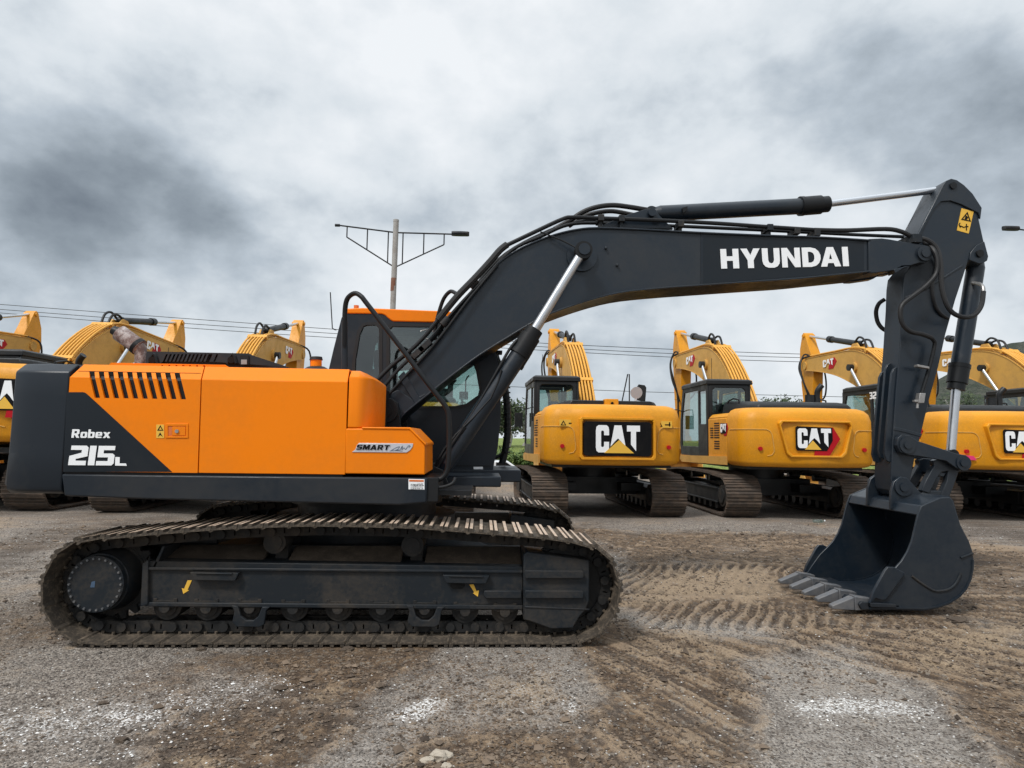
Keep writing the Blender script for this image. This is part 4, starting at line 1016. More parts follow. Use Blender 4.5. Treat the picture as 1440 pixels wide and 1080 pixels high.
def cat_exhaust(mb):
    mb.tube([(1.0,-1.0,2.2),(1.0,-1.0,2.62),(1.02,-1.02,2.74),(1.10,-1.04,2.84)], .062, n=12, sm=3); mb.cyl((.84,-.98,2.2), (.84,-.98,2.62), .10, n=16)
    mb.tube([(1.22,-.4,2.1),(1.26,-.4,2.5)], .015, n=6); mb.box(1.18, 1.38, -.44, -.40, 2.42, 2.60)
def cat_groove(mb):
    for s in (-1, 1):
        P = [(s*1.374, -1.9, 1.80), (s*1.374, -2.3, 1.80)]
        P += [(s*(1.03+.34*math.cos(a)+.004), -2.28-.34*math.sin(a)-.004, 1.80) for a in [math.pi/2*k/6 for k in range(7)]]
        P += [(s*x, rear_y(x)-.004, z) for x, z in ((1.0,1.80),(.93,1.80),(.87,1.77),(.83,1.70),(.80,1.45),(.80,1.36),(.84,1.30),(.92,1.28))]
        mb.tube(P, .009, n=6)
def cat_louvre(mb):
    for z0, n, y0, y1 in ((1.62, 7, -1.32, -1.02), (1.62, 5, -.96, -.78), (1.38, 4, -1.32, -1.02)):
        for k in range(n): mb.box(-1.376, -1.36, y0, y1, z0 + k*.052, z0 + k*.052 + .026)
def cab_faces():
    return [(-.60,1.18),(-.60,2.86),(-.52,2.95),(1.10,2.95),(1.22,2.88),(1.42,2.1),(1.45,1.5),(1.35,1.18)]
def cat_cab(mb):
    o = cab_faces()
    wr = [(-.50,1.95),(-.50,2.72),(-.05,2.72),(-.05,1.95)]; wd = [(.05,1.42),(.05,2.76),(1.08,2.76),(1.30,2.1),(1.32,1.42)]
    mb.holed(o, [wr, wd], -1.37, -1.32, ax='x'); mb.holed(o, [wr, wd], -.40, -.35, ax='x')
    # rear wall with window
    mb.holed([(-1.32,1.18),(-.40,1.18),(-.40,2.86),(-1.32,2.86)], [[(-1.24,2.12),(-1.20,2.06),(-.52,2.06),(-.48,2.12),(-.48,2.72),(-.54,2.78),(-1.18,2.78),(-1.24,2.72)]], -.60, -.55)
    mb.prism([(-.60,2.86),(-.52,2.95),(1.10,2.95),(1.22,2.88),(1.10,2.86)], -1.32, -.40, ax='x')
    mb.holed([(-1.32,1.18),(-.40,1.18),(-.40,2.88),(-1.32,2.88)], [[(-1.27,1.5),(-.45,1.5),(-.45,2.8),(-1.27,2.8)]], 1.33, 1.37)
    mb.box(-1.32, -.40, -.55, 1.33, 1.18, 1.26)
def cat_cab_roof(mb):
    mb.rings([[Vector((x, y, z)) for x, y in ((-1.40+i,-.63+i),(-.32-i,-.63+i),(-.32-i,1.2-i),(-1.40+i,1.2-i))] for z, i in ((2.86, 0), (2.95, 0), (2.985, .06))])
def cat_glass(mb):
    mb.box(-1.35, -1.345, -.50, -.05, 1.95, 2.72); mb.box(-1.35, -1.345, .05, 1.3, 1.42, 2.76); mb.box(-.375, -.37, -.50, 1.3, 1.95, 2.72)
    mb.box(-1.24, -.48, -.58, -.575, 2.06, 2.78); mb.box(-1.27, -.45, 1.34, 1.345, 1.5, 2.8)
def cat_seat(mb):
    mb.box(-1.15, -.60, -.2, .35, 1.26, 1.6); mb.box(-1.10, -.65, -.28, -.16, 1.6, 2.25); mb.box(-1.0, -.75, -.26, -.18, 2.25, 2.42); mb.box(-.60, -.45, .2, 1.0, 1.3, 1.75)
BO_U = [(.05,2.02),(.55,2.72),(1.1,3.36),(1.7,3.83),(2.3,4.12),(2.9,4.24),(3.6,4.27),(4.6,4.30),(5.45,4.32)]
BO_L = [(5.55,3.91),(4.6,3.78),(3.6,3.56),(2.7,3.22),(2.0,2.86),(1.3,2.36),(.6,1.83),(.15,1.72),(-.02,1.85)]
def cat_boom(mb):
    U = [(p.x, p.y) for p in catmull([Vector((*p, 0)) for p in BO_U], 4)]; L = [(p.x, p.y) for p in catmull([Vector((*p, 0)) for p in BO_L], 4)]
    mb.prism(U + L, -.235, .235, ax='x'); mb.strip(U, -.02, -.25, .25, ax='x'); mb.strip(L, -.02, -.25, .25, ax='x')
    mb.cyl((-.30, 2.62, 3.70), (.30, 2.62, 3.70), .15, n=24); mb.cyl((-.27, 5.52, 4.08), (.27, 5.52, 4.08), .14, n=24)
    for x in (-.15, .10): mb.prism([(2.35,4.08),(2.65,4.42),(2.85,4.42),(3.1,4.2)], x, x+.05, ax='x')
def cat_pipes(mb):
    for k in range(6):
        x = -.20 + k*.08; d = .045
        P = [(x*(.7 if k < 3 else .8), -.05, 2.05), (x, .2, 2.33), (x, .5, 2.78), (x, 1.05, 3.40), (x, 1.65, 3.90), (x, 2.2, 4.17 + d*.5)]
        if k in (0, 1, 4, 5): P += [(x, 2.8, 4.30), (x, 3.6, 4.32), (x, 4.6, 4.35), (x, 5.3, 4.37)]
        mb.tube(P, .026, n=7, sm=3)
    for y, z in ((.72, 3.03), (2.05, 4.12)): mb.obox((0, y, z), (.25, 0, 0), (0, .03, .036), (0, -.03, .03))
def cat_hoses(mb):
    mb.tube([(-.12,2.2,4.2),(-.12,2.3,4.45),(-.12,2.55,4.57),(-.10,2.8,4.46)], .03, n=7, sm=4); mb.tube([(.06,2.15,4.15),(.06,2.3,4.42),(.06,2.55,4.5),(.05,2.8,4.44)], .03, n=7, sm=4)
    mb.tube([(-.22,5.2,4.36),(-.30,5.6,4.30),(-.32,5.75,4.0),(-.30,5.55,3.6),(-.20,5.4,3.0),(-.19,5.4,2.2)], .028, n=7, sm=4)
    mb.tube([(-.15,5.25,4.36),(-.24,5.55,4.45),(-.42,5.45,4.05),(-.42,5.25,3.5),(-.30,5.15,3.1),(-.19,5.2,2.8)], .026, n=7, sm=4)
    mb.tube([(.16,5.3,4.36),(.40,5.6,4.2),(.48,5.55,3.6),(.36,5.4,3.1),(.19,5.4,2.9)], .028, n=7, sm=4)
    mb.tube([(.20,.15,2.3),(.34,.05,2.2),(.38,.1,1.9)], .028, n=7, sm=3)
def cat_arm(mb):
    A = [(5.10,3.95),(5.16,4.3),(5.42,4.75),(5.62,5.16),(5.72,5.22),(5.80,5.16),(5.98,4.7),(6.02,4.2),(5.92,3.6),(5.72,2.4),(5.62,1.55),(5.50,1.45),(5.38,1.5),(5.28,2.4),(5.14,3.5)]
    mb.prism(A, -.16, .16, ax='x'); mb.strip(A[8:13], -.015, -.175, .175, ax='x')
    for z in (4.75,): pass
    mb.box(-.17, .17, 5.3, 5.86, 2.9, 2.93); mb.cyl((-.2, 5.70, 5.10), (.2, 5.70, 5.10), .06, n=16); mb.cyl((-.2, 5.45, 1.6), (.2, 5.45, 1.6), .08, n=16)
def cat_bucket(mb):
    P = [(5.5,1.62),(5.85,1.5),(6.25,1.2),(6.35,.8),(6.2,.4),(5.8,.12),(5.3,.08),(4.9,.15),(5.25,.75),(5.35,1.3)]
    mb.prism(P, -.56, -.53, ax='x'); mb.prism(P, .53, .56, ax='x'); mb.strip([Vector(p) for p in P[1:8]], .03, -.53, .53, ax='x')
    mb.box(-.53, .53, 5.35, 5.8, 1.28, 1.5)
    for x in (-.45, -.22, 0, .22, .45): mb.prism([(4.65,.10),(4.95,.08),(4.95,.2)], x-.05, x+.05, ax='x')
    for x in (-.24, .17): mb.prism([(5.3,1.3),(5.32,1.6),(5.45,1.72),(5.6,1.62),(5.85,1.45)], x, x+.06, ax='x')
def cyl2(mb, a, g, b, rb, wrap=False):
    a, g, b = map(Vector, (a, g, b)); d = (g-a).normalized(); mb.cyl(a, g, rb, n=20, mi=0); mb.cyl(g-d*.15, g+d*.04, rb*1.25, n=20, mi=0)
def cat_cyl(mb, k):
    if k < 2:
        x = (-.36, .36)[k]; cyl2(mb, (x, 1.0, 1.45), (x, 1.85, 2.75), (x, 2.62, 3.70), .075); mb.cyl((x-.07, 2.62, 3.70), (x+.07, 2.62, 3.70), .095, n=18)
    elif k == 2: cyl2(mb, (0, 2.8, 4.42), (0, 4.35, 4.79), (0, 5.7, 5.10), .085); mb.cyl((-.06, 2.78, 4.42), (.06, 2.78, 4.42), .09, n=18)
    else: cyl2(mb, (0, 6.02, 4.2), (0, 5.95, 2.8), (0, 5.9, 2.0), .07)
def cat_rod(mb, k):
    if k < 2: x = (-.36, .36)[k]; mb.cyl((x, 1.82, 2.70), (x, 2.60, 3.68), .045, n=16)
    elif k == 2: mb.cyl((0, 4.3, 4.78), (0, 5.66, 5.094), .042, n=16)
    else: mb.cyl((0, 5.95, 2.82), (0, 5.88, 1.7), .04, n=14)
def cat_rail(mb):
    mb.tube([(1.25,-.9,2.1),(1.25,-.9,2.5),(1.25,-.3,2.5),(1.25,-.3,2.1)], .018, n=6, sm=2); mb.tube([(-1.0,-.9,2.1),(-1.0,-.9,2.45),(-1.0,-1.5,2.45),(-1.0,-1.5,2.1)], .018, n=6, sm=2)
def cat_rail_b(mb):
    for y0 in (-1.9, -1.2):
        mb.tube([(.35,y0,2.1),(.35,y0,2.62),(.35,y0+.55,2.62),(.35,y0+.55,2.1)], .022, n=6, sm=2); mb.tube([(1.15,y0,2.1),(1.15,y0,2.6),(1.15,y0+.6,2.6),(1.15,y0+.6,2.1)], .022, n=6, sm=2)
def cat_mirror(mb):
    mb.tube([(-1.36,1.25,2.3),(-1.62,1.3,2.35),(-1.62,1.3,2.0)], .014, n=6, sm=2); mb.rings([[Vector((-1.62+i, 1.28, 1.85+i)), Vector((-1.44-i, 1.28, 1.85+i)), Vector((-1.44-i, 1.28, 2.2-i)), Vector((-1.62+i, 1.28, 2.2-i))], [Vector((-1.62, 1.34, 1.85)), Vector((-1.44, 1.34, 1.85)), Vector((-1.44, 1.34, 2.2)), Vector((-1.62, 1.34, 2.2))]][::1] if False else [[Vector((a, y, b)) for a, b in ((-1.64,1.85),(-1.44,1.85),(-1.44,2.2),(-1.64,2.2))] for y in (1.27, 1.35)])
def cat_mirror_r(mb):
    mb.tube([(1.3,.9,1.95),(1.5,.95,2.3),(1.56,.95,2.6)], .02, n=6); mb.rings([[Vector((a+.46, y, b+.30)) for a, b in ((.96,2.26),(1.18,2.22),(1.21,2.58),(1.17,2.64),(1.02,2.66),(.98,2.6))] for y in (.93, .99)])
    mb.tube([(.85,.6,2.0),(1.10,.6,3.18),(1.14,.6,3.18),(1.14,.6,2.0)], .015, n=6)
def cat_lamp(mb):
    mb.cyl((1.32,.70,2.74), (1.32,.60,2.72), .13, .15, n=24); mb.cyl((1.32,.6,2.0), (1.32,.66,2.62), .03, n=8)
def dec(mb, pts, y, t=.006, mi=0): mb.prism(pts, y-t, y, mi)
# surface y of the rear face near the centre
def rear_y(x): return -2.78 + .16*(abs(x)/1.03)**2.2
def cat_panel(mb):          # black plate
    P = [(-.62,1.24),(-.66,1.28),(-.66,1.86),(-.62,1.90),(.62,1.90),(.66,1.86),(.66,1.28),(.62,1.24)]
    mb.prism(P, -2.80, -2.70)
def cat_word(mb, x0, x1, z0, z1, y, mi=0):
    w = x1-x0; h = z1-z0; dp = (0, -.006, 0)
    text(mb, 'cat', (x0, y, z0), (w, 0, 0), (0, 0, h), dp, gap=.7, mi=mi)
def cat_tri(mb, x0, x1, z0, z1, y):
    mb.prism([(x0, z0), (x1, z0), ((x0+x1)/2, z1)], y-.008, y-.002)
def frame_ring(mb, pts, w, y, t):
    cx = sum(p[0] for p in pts)/len(pts); cz = sum(p[1] for p in pts)/len(pts)
    inn = [(cx + (a-cx)*(1-w/max(.05, abs(a-cx))), cz + (b-cz)*(1-w/max(.05, abs(b-cz)))) for a, b in pts]
    mb.holed(pts, [inn], y-t, y+.12)
def cat_relief_d(mb):
    frame_ring(mb, [(-.70,1.17),(-.74,1.22),(-.74,1.94),(-.70,1.98),(.70,1.98),(.74,1.94),(.74,1.22),(.70,1.17)], .045, -2.785, .03)
def cat_relief_e(mb):
    frame_ring(mb, [(-.52,1.26),(-.60,1.34),(-.74,1.92),(-.70,1.98),(.70,1.98),(.74,1.92),(.60,1.34),(.52,1.26)], .04, -2.785, .025)
def hexlogo(mb, c, s, y, part_):
    """black keyline, red hexagon, white letters, yellow triangle in four layers"""
    x, z = c
    if part_ == 'red': mb.prism([(x+s*a, z+s*b) for a, b in ((-.1,-.95),(.75,-.95),(1.38,.0),(1.0,.62),(.2,.62))], y-.004, y+.004)
    if part_ == 'black': mb.prism([(x+s*a, z+s*b) for a, b in ((-1.1,-.55),(-1.0,-.66),(.62,-.66),(.95,-.1),(.95,.6),(-1.0,.66),(-1.1,.58))], y-.010, y+(.12 if x > .9 else 0))
    if part_ == 'white': cat_word(mb, x-s*1.0, x+s*.86, z-s*.52, z+s*.55, y-.010)
    if part_ == 'tri': cat_tri(mb, x-s*.62, x+s*.30, z-s*.60, z-s*.1, y-.010)
def marks(mb):
    for x in (-1.12, 1.12): pass
def cat_machine(x, yc, kind, label, rot=0.0, rz=0.0, scale=1.0, grp='yellow excavators parked in a row'):
    T = thing('crawler_excavator', (x, yc, 0), label, 'excavator', grp); T.scale = (scale,)*3; T.rotation_euler.z = R_(rz); Y_ = M['yellow']
    for s in (-1, 1):
        b = part('crawler_track', 'belt', lambda m: yz_rings_shoe(m, .72), [M['mudshoe'], M['dusty']], T, smooth=0); b.location.x = s*1.21
        f = part('track_frame', 'frame%d' % s, lambda m, s=s: cat_frame(m, s), M['catblack'], T, bev=.01); f.location.x = s*1.21
        d = part('final_drive', 'drive', lambda m: (m.cyl((-.30, -1.80, .425), (.30, -1.80, .425), .22, n=28), m.cyl((-.33, -1.80, .425), (.33, -1.80, .425), .15, n=24)), M['dusty'], T); d.location.x = s*1.21
    part('car_body', 'carbody', lambda m: (m.box(-.95, .95, -.7, .7, .35, .72), m.cyl((0, 0, .7), (0, 0, 1.08), .62, n=32), m.box(-1.0, -.5, -1.1, 1.1, .45, .62), m.box(.5, 1.0, -1.1, 1.1, .45, .62)), M['catblack'], T)
    if kind == 'b':
        for ch in T.children:
            if ch.location.x > 0: ch.location.x -= .25
    cw = part('counterweight', 'cw', cat_cw, Y_, T, smooth=40)
    bd = part('engine_housing', 'body', cat_body, Y_, T, bev=.03); part('side_skirt', 'skirt', cat_skirt, M['yellow2'], T, split=True)
    part('engine_hood', 'hood' if kind in 'db' else 'hoodb', cat_hood if kind in 'db' else cat_hood_big, M['catblack'], T, bev=.03)
    if kind != 'd': part('exhaust_pipe', 'exh', cat_exhaust, M['catblack'], T, split=True)
    part('panel_groove', 'groove', cat_groove, M['yellow2'], cw, split=True)
    if kind == 'b':
        for ch in T.children:
            if ch.name.split('.')[0] in ('counterweight', 'engine_housing', 'engine_hood'): ch.scale.z = 1.12
    part('side_louvre', 'louv', cat_louvre, M['hole'], bd)
    part('housing_base', 'base', lambda m: m.box(-1.2, 1.2, -2.3, 1.2, 1.0, 1.09), M['catblack'], T)
    cb = part('cab', 'cab', cat_cab, M['catblack'], T, bev=.015); part('cab_roof', 'cabroof', cat_cab_roof, M['catblack'], cb, bev=.01); part('cab_window', 'cabglass', cat_glass, M['glass'], cb)
    part('operator_seat', 'cabseat', cat_seat, M['seat'], cb, bev=.03); part('wing_mirror', 'mirror', cat_mirror, M['catblack'], cb, bev=.01)
    part('radio_antenna', 'aer', lambda m: m.cyl((-1.15, -.3, 2.95), (-1.15, -.3, 3.5), .006, n=5), M['black'], cb)
    bm = part('boom', 'boom', cat_boom, M['yellow2'], T, smooth=40); part('hydraulic_pipe', 'pipes', cat_pipes, M['pipey'], bm); part('rubber_hose', 'hoses', cat_hoses, M['rubber'], bm, split=True)
    ar = part('arm', 'arm', cat_arm, Y_ if kind != 'b' else M['yellow2'], bm, bev=.012); part('bucket', 'bucket', cat_bucket, M['yellow2'], bm)
    for k in range(4):
        cy = part('hydraulic_cylinder', 'cyl%d' % k, lambda m, k=k: cat_cyl(m, k), M['catblack'], bm, split=True); part('piston_rod', 'rod%d' % k, lambda m, k=k: cat_rod(m, k), M['chrome'], cy)
    if rot: 
        piv = Vector((0, .1, 1.87)); bm.matrix_local = Matrix.Translation(piv) @ Matrix.Rotation(R_(rot), 4, 'X') @ Matrix.Translation(-piv)
    for sx in (-1, 1): part('red_reflector', 'dot%d' % sx, lambda m, sx=sx: m.cyl((sx*1.05, -2.66, 1.42), (sx*1.05, -2.54, 1.42), .040, n=20), M['decred'], cw)
    if kind == 'd':
        part('name_board', 'board', cat_panel, M['decblack'], cw, bev=.004); part('panel_rim', 'rimd', cat_relief_d, Y_, cw, bev=.012)
        part('maker_lettering', 'wd', lambda m: cat_word(m, -.43, .43, 1.31, 1.83, -2.802), M['white'], cw, smooth=0); part('triangle_emblem', 'td', lambda m: (cat_tri(m, -.27, .31, 1.30, 1.55, -2.806)), M['decyellow'], cw, smooth=0)
        for sx in (-1, 1):
            part('warning_decal', 'dec%d' % sx, lambda m, sx=sx: m.box(sx*.95-.16, sx*.95+.16, -2.66, -2.645, 1.80, 1.93), M['decyellow'], cw)
            part('decal_symbol', 'decs%d' % sx, lambda m, sx=sx: (m.holed([(sx*.95-.14,1.82),(sx*.95-.03,1.82),(sx*.95-.085,1.915)], [[(sx*.95-.115,1.832),(sx*.95-.055,1.832),(sx*.95-.085,1.89)]], -2.666, -2.661), m.box(sx*.95+.02, sx*.95+.13, -2.666, -2.661, 1.85, 1.87), m.box(sx*.95+.10, sx*.95+.12, -2.666, -2.661, 1.83, 1.91)), M['decblack'], cw)
        part('lifting_box', 'lift', lambda m: m.box(-.16, .10, -2.45, -2.2, 2.18, 2.36), M['yellow'], cw, bev=.01); part('box_lens', 'lens', lambda m: m.cyl((-.03, -2.465, 2.27), (-.03, -2.44, 2.27), .03, n=12), M['decblack'], cw)
    else:
        if kind != 'b': part('panel_rim', 'rime', cat_relief_e, Y_, cw, bev=.012)
        lx_, lz_, ly_ = (1.0, 1.76, -2.735) if kind == 'b' else (-.02, 1.63, -2.790)
        for pn, mt in (('red', 'decred'), ('black', 'decblack'), ('white', 'white'), ('tri', 'decyellow')):
            part({'red': 'hexagon_emblem', 'black': 'logo_backing', 'white': 'maker_lettering', 'tri': 'triangle_emblem'}[pn], 'hx'+pn+kind*(kind == 'b'), lambda m, pn=pn: hexlogo(m, (lx_, lz_), .36, ly_, pn), M[mt], cw, smooth=0)
    # side logo and boom logo
    def side_logo(m, what):
        sub = MB(); hexlogo(sub, (0, 0), .17 if what[0] == 's' else .22, 0, what[1:])
        if what[0] == 's': m.add([(-1.374 + v[1], -1.60 - v[0], 1.83 + v[2]) for v in [(p[0], p[1], p[2]) for p in sub.v]], sub.f)
        else: m.add([(-.240 + v[1], 4.0 - v[0]*1.5, 4.0 + v[2]*.95) for v in sub.v], sub.f)
    for pn, mt in (('red', 'decred'), ('black', 'decblack'), ('white', 'white')):
        nm = {'red': 'hexagon_emblem', 'black': 'logo_backing', 'white': 'maker_lettering'}[pn]
        if kind in 'ef': part(nm, 'sl'+pn, lambda m, pn=pn: side_logo(m, 's'+pn), M[mt], bd, smooth=0)
        if pn == 'black': continue
        part(nm, 'bl'+pn, lambda m, pn=pn: side_logo(m, 'b'+pn), M[mt], bm, smooth=0)
        def rlogo(m, pn=pn):
            sub = MB(); hexlogo(sub, (0, 0), .22, 0, pn); m.add([(.240 - v[1], 4.0 + v[0]*1.5, 4.0 + v[2]*.95) for v in sub.v], sub.f)
        part(nm, 'br'+pn, rlogo, M[mt], bm, smooth=0)
    if kind == 'd':
        part('wing_mirror', 'mir_r', cat_mirror_r, M['catblack'], T, split=True); part('work_lamp', 'lamp', cat_lamp, M['silver'], T)
    if kind == 'b': bm.location.x -= .5
    if kind == 'b': part('guard_rail', 'railb', cat_rail_b, M['black'], T, split=True)
    elif kind != 'd': part('guard_rail', 'rail', cat_rail, M['black'], T, split=True)
    if kind == 'f':
        part('rear_reflector', 'pink', lambda m: (m.prism([(-1.22,1.25),(-.98,1.25),(-.90,1.25),(-.96,1.33),(-1.22,1.35)], -2.70, -2.58)), M['decpink'], cw)
        def n320(m):
            text(m, '320', (-1.376, .04, 2.62), (0, -.40, 0), (0, 0, .17), (-.004, 0, 0), gap=1.0)
        part('model_lettering', 'n320', n320, M['white'], cb, smooth=0)
    return T
ROW = 14.98
cat_machine(-14.35, ROW, 'e', 'yellow excavator cut off by the left edge, only its raised boom and arm showing', rot=1.5)
cat_machine(-10.0, ROW+.45, 'b', 'yellow excavator at the far left whose rear lettering is half hidden behind the slate counterweight', rot=-4.2, scale=1.14)
cat_machine(-6.0, ROW, 'e', 'yellow excavator hidden behind the orange engine covers, its boom rising beside the black hood', rot=.5)
cat_machine(-1.72, ROW, 'e', 'yellow excavator seen only through the cab glass of the orange machine and under its cab', rot=-14)
cat_machine(2.50, ROW-.05, 'd', 'yellow excavator seen squarely from behind with a large black CAT board on its counterweight', rot=-.5, rz=2.0)
cat_machine(6.52, ROW, 'e', 'yellow excavator with black hood standing between the black board machine and the tall slate arm')
cat_machine(10.78, ROW, 'f', 'yellow excavator with pink reflector, right behind the slate arm and bucket cylinder', rot=0, rz=-1)
cat_machine(14.75, ROW+.1, 'e', 'yellow excavator farthest right in the row, only boom and cab above the next machine', rot=1.5)

# ================================================================ street lamps, cables, wall, car
def bar(m, a, b, r): m.cyl(a, b, r, n=8)
def lamp(x, y, ztop, L, label, heads=(1,), lean=.12):
    T = thing('street_lamp', (x, y, -.3), label, 'street lamp', 'double-armed street lamps')
    m = MB(); m.tube([(x-lean*.6, y, -.4), (x-lean*.3, y, ztop*.5), (x, y, ztop)], .105, n=12); m.cyl((x, y, ztop), (x, y, ztop+.08), .11, n=12); m.build('pole', M['polem'], T)
    m = MB(); m.tube([(x-.03, y, ztop-2.7), (x-.02, y, ztop-2.2)], .109, n=12); m.build('rust_band', M['polerust'], T)
    for s in (-1, 1):
        m = MB(); z0 = ztop-.42; z1 = z0 + (.22 if s < 0 else 0.0); zl = ztop-1.78
        P = lambda f: Vector((x + s*L*f, y, z0 + (z1-z0)*f)); Q = lambda f: Vector((x + s*L*f, y, zl + (P(.86).z-.42-zl)*f/.86))
        bar(m, P(0), P(1.0), .030); bar(m, Q(0), Q(.86), .026)
        for f in (.13, .50, .86): bar(m, P(f), Q(f), .024)
        a = m.build('lamp_arm', M['slate2'], T)
        e = P(1.0)
        m = MB()
        if s in heads:
            m.rings([[e + Vector((s*dx, dy*w, dz)) for dy, dz in ((-.14,.03),(-.10,.10),(.10,.10),(.14,.03),(.10,-.05),(-.10,-.05))] for dx, w in ((-.02,.5),(.06,.9),(.35,1.0),(.60,.8),(.66,.35))])
            m.build('lamp_head', M['slate2'], a)
        else:
            m.cyl(e - Vector((s*.02, 0, 0)), e + Vector((s*.16, 0, 0)), .055, n=10); m.build('lamp_socket', M['slate2'], a)
lamp(at(553.5, 430, 24)[0], 24, at(555, 312, 24)[1], 2.15, 'weathered street lamp rising behind the cab roof, its left arm missing the lamp head', (1,))
lx, lz = at(1440, 326, 24); lamp(lx+2.15-.25+.02, 24, lz+.30, 2.15, 'street lamp at the right edge of the picture, only one dark lamp head in view', (-1, 1))
def cable(y, pts, r, label):
    a = [Vector((at(px, py, y)[0], y, at(px, py, y)[1])) for px, py in pts]
    d0 = (a[0]-a[1]).normalized(); d1 = (a[-1]-a[-2]).normalized(); a = [a[0]+d0*14] + a + [a[-1]+d1*14]
    m = MB(); m.tube(a, r, n=5, sm=6); o = m.build('power_cable', M['rubber'], None, org=(a[0].x, y, a[0].z)); tag(o, label, 'cable', 'overhead power cables')
cable(46, [(0,428),(235,446),(470,463),(735,481),(940,491),(1130,498),(1440,505)], .022, 'highest of the thin power cables crossing the cloudy sky')
cable(46.3, [(0,435),(235,453),(470,469),(735,486),(940,497),(1130,503),(1440,510)], .022, 'second highest thin power cable, just under the topmost one')
cable(46.6, [(0,440),(235,459),(470,475),(735,491),(940,502),(1130,509),(1440,516)], .022, 'third thin power cable, lowest of the close upper three')
cable(47, [(700,543),(850,549),(940,552),(1100,556)], .020, 'single low power cable above the black board excavator, well below the others')
m = MB(); m.box(-9, 12, 21.9, 22.2, -.2, .40); m.box(-9, 12, 21.85, 22.25, .40, .46)
tag(m.build('concrete_kerb_wall', M['concrete'], None, org=(0, 22, 0), bev=.02), 'low pale concrete wall seen under the cab beyond the yard', 'wall')
# car
def car(x, y, z, label):
    T = thing('parked_car', (x, y, z), label, 'car')
    m = MB(); prof = [(-2.1,.35),(-2.12,.75),(-1.95,.95),(-1.3,1.0),(-.75,1.40),(.55,1.42),(1.15,1.02),(1.95,.88),(2.12,.62),(2.1,.32)]
    m.prism([(x+a, z+b) for a, b in prof], y-.85, y+.85); b = m.build('body', M['carwhite'], T, bev=.05, seg=3)
    m = MB(); m.prism([(x+a, z+b) for a, b in ((-1.2,1.0),(-.72,1.34),(-.1,1.36),(-.1,1.0))], y-.86, y+.86); m.prism([(x+a, z+b) for a, b in ((0,1.0),(0,1.36),(.5,1.36),(1.0,1.0))], y-.86, y+.86); m.build('window', M['decblack'], b)
    for sx in (-1.3, 1.3):
        for yy in (y-.87, y+.67):
            m = MB(); m.cyl((x+sx, yy, z+.32), (x+sx, yy+.2, z+.32), .32, n=24); w = m.build('wheel', M['rubber'], T, bev=.02); m = MB(); m.cyl((x+sx, yy-.01, z+.32), (x+sx, yy+.21, z+.32), .19, n=16); m.build('rim', M['silver'], w)
    m = MB(); m.box(x-2.13, x-2.10, y-.7, y-.4, z+.65, z+.8); m.box(x-2.13, x-2.10, y+.4, y+.7, z+.65, z+.8); m.build('headlight', M['silver'], T)
car(at(697, 650, 31)[0], 31, -.95, 'white car on the road beyond the low wall, glimpsed behind the cab')
# ================================================================ ground: one sheet
def vnoise(x, y, seed=0):
    """tileless value noise, smooth, numpy"""
    xi = np.floor(x).astype(np.int64); yi = np.floor(y).astype(np.int64); fx = x-xi; fy = y-yi
    fx = fx*fx*(3-2*fx); fy = fy*fy*(3-2*fy)
    def h(a, b):
        n = (a*374761393 + b*668265263 + seed*982451653) & 0xFFFFFFFF
        n = ((n ^ (n >> 13))*1274126177) & 0xFFFFFFFF; n = n ^ (n >> 16)
        return (n & 0xFFFF)/65535.0
    return (h(xi, yi)*(1-fx) + h(xi+1, yi)*fx)*(1-fy) + (h(xi, yi+1)*(1-fx) + h(xi+1, yi+1)*fx)*fy
def fbm(x, y, s, oct=4, seed=0, g=.5):
    t = 0; a = 1; n = 0
    for k in range(oct): t = t + a*(vnoise(x*s+17.3*k, y*s-9.1*k, seed+k)-.5); n += a; a *= g; s *= 2.03
    return t/n
def poly_mask(X, Y, poly, soft):
    """1 inside, falling to 0 over 'soft' metres outside"""
    P = np.array(poly); n = len(P); inside = np.zeros(X.shape, bool); D = np.full(X.shape, 1e9)
    for i in range(n):
        ax, ay = P[i]; bx, by = P[(i+1) % n]
        c = ((ay > Y) != (by > Y)) & (X < (bx-ax)*(Y-ay)/(by-ay+1e-12)+ax); inside ^= c
        t = np.clip(((X-ax)*(bx-ax)+(Y-ay)*(by-ay))/((bx-ax)**2+(by-ay)**2+1e-12), 0, 1)
        D = np.minimum(D, np.hypot(X-ax-t*(bx-ax), Y-ay-t*(by-ay)))
    d = np.where(inside, D, -D); return np.clip(d/soft*.5+.5, 0, 1)
def G_(pts): return [gnd(*p) for p in pts]
def spread(a, b, step, growth, end):
    out = list(np.arange(a, b, step)); d = step; x = out[-1]
    while x < end: d *= growth; x += d; out.append(x)
    return out
xr = spread(0, 5.4, .016, 1.12, 900); xl = spread(0, 3.8, .018, 1.12, 900); xs_ = np.array([-v for v in xl[:0:-1]] + xr)
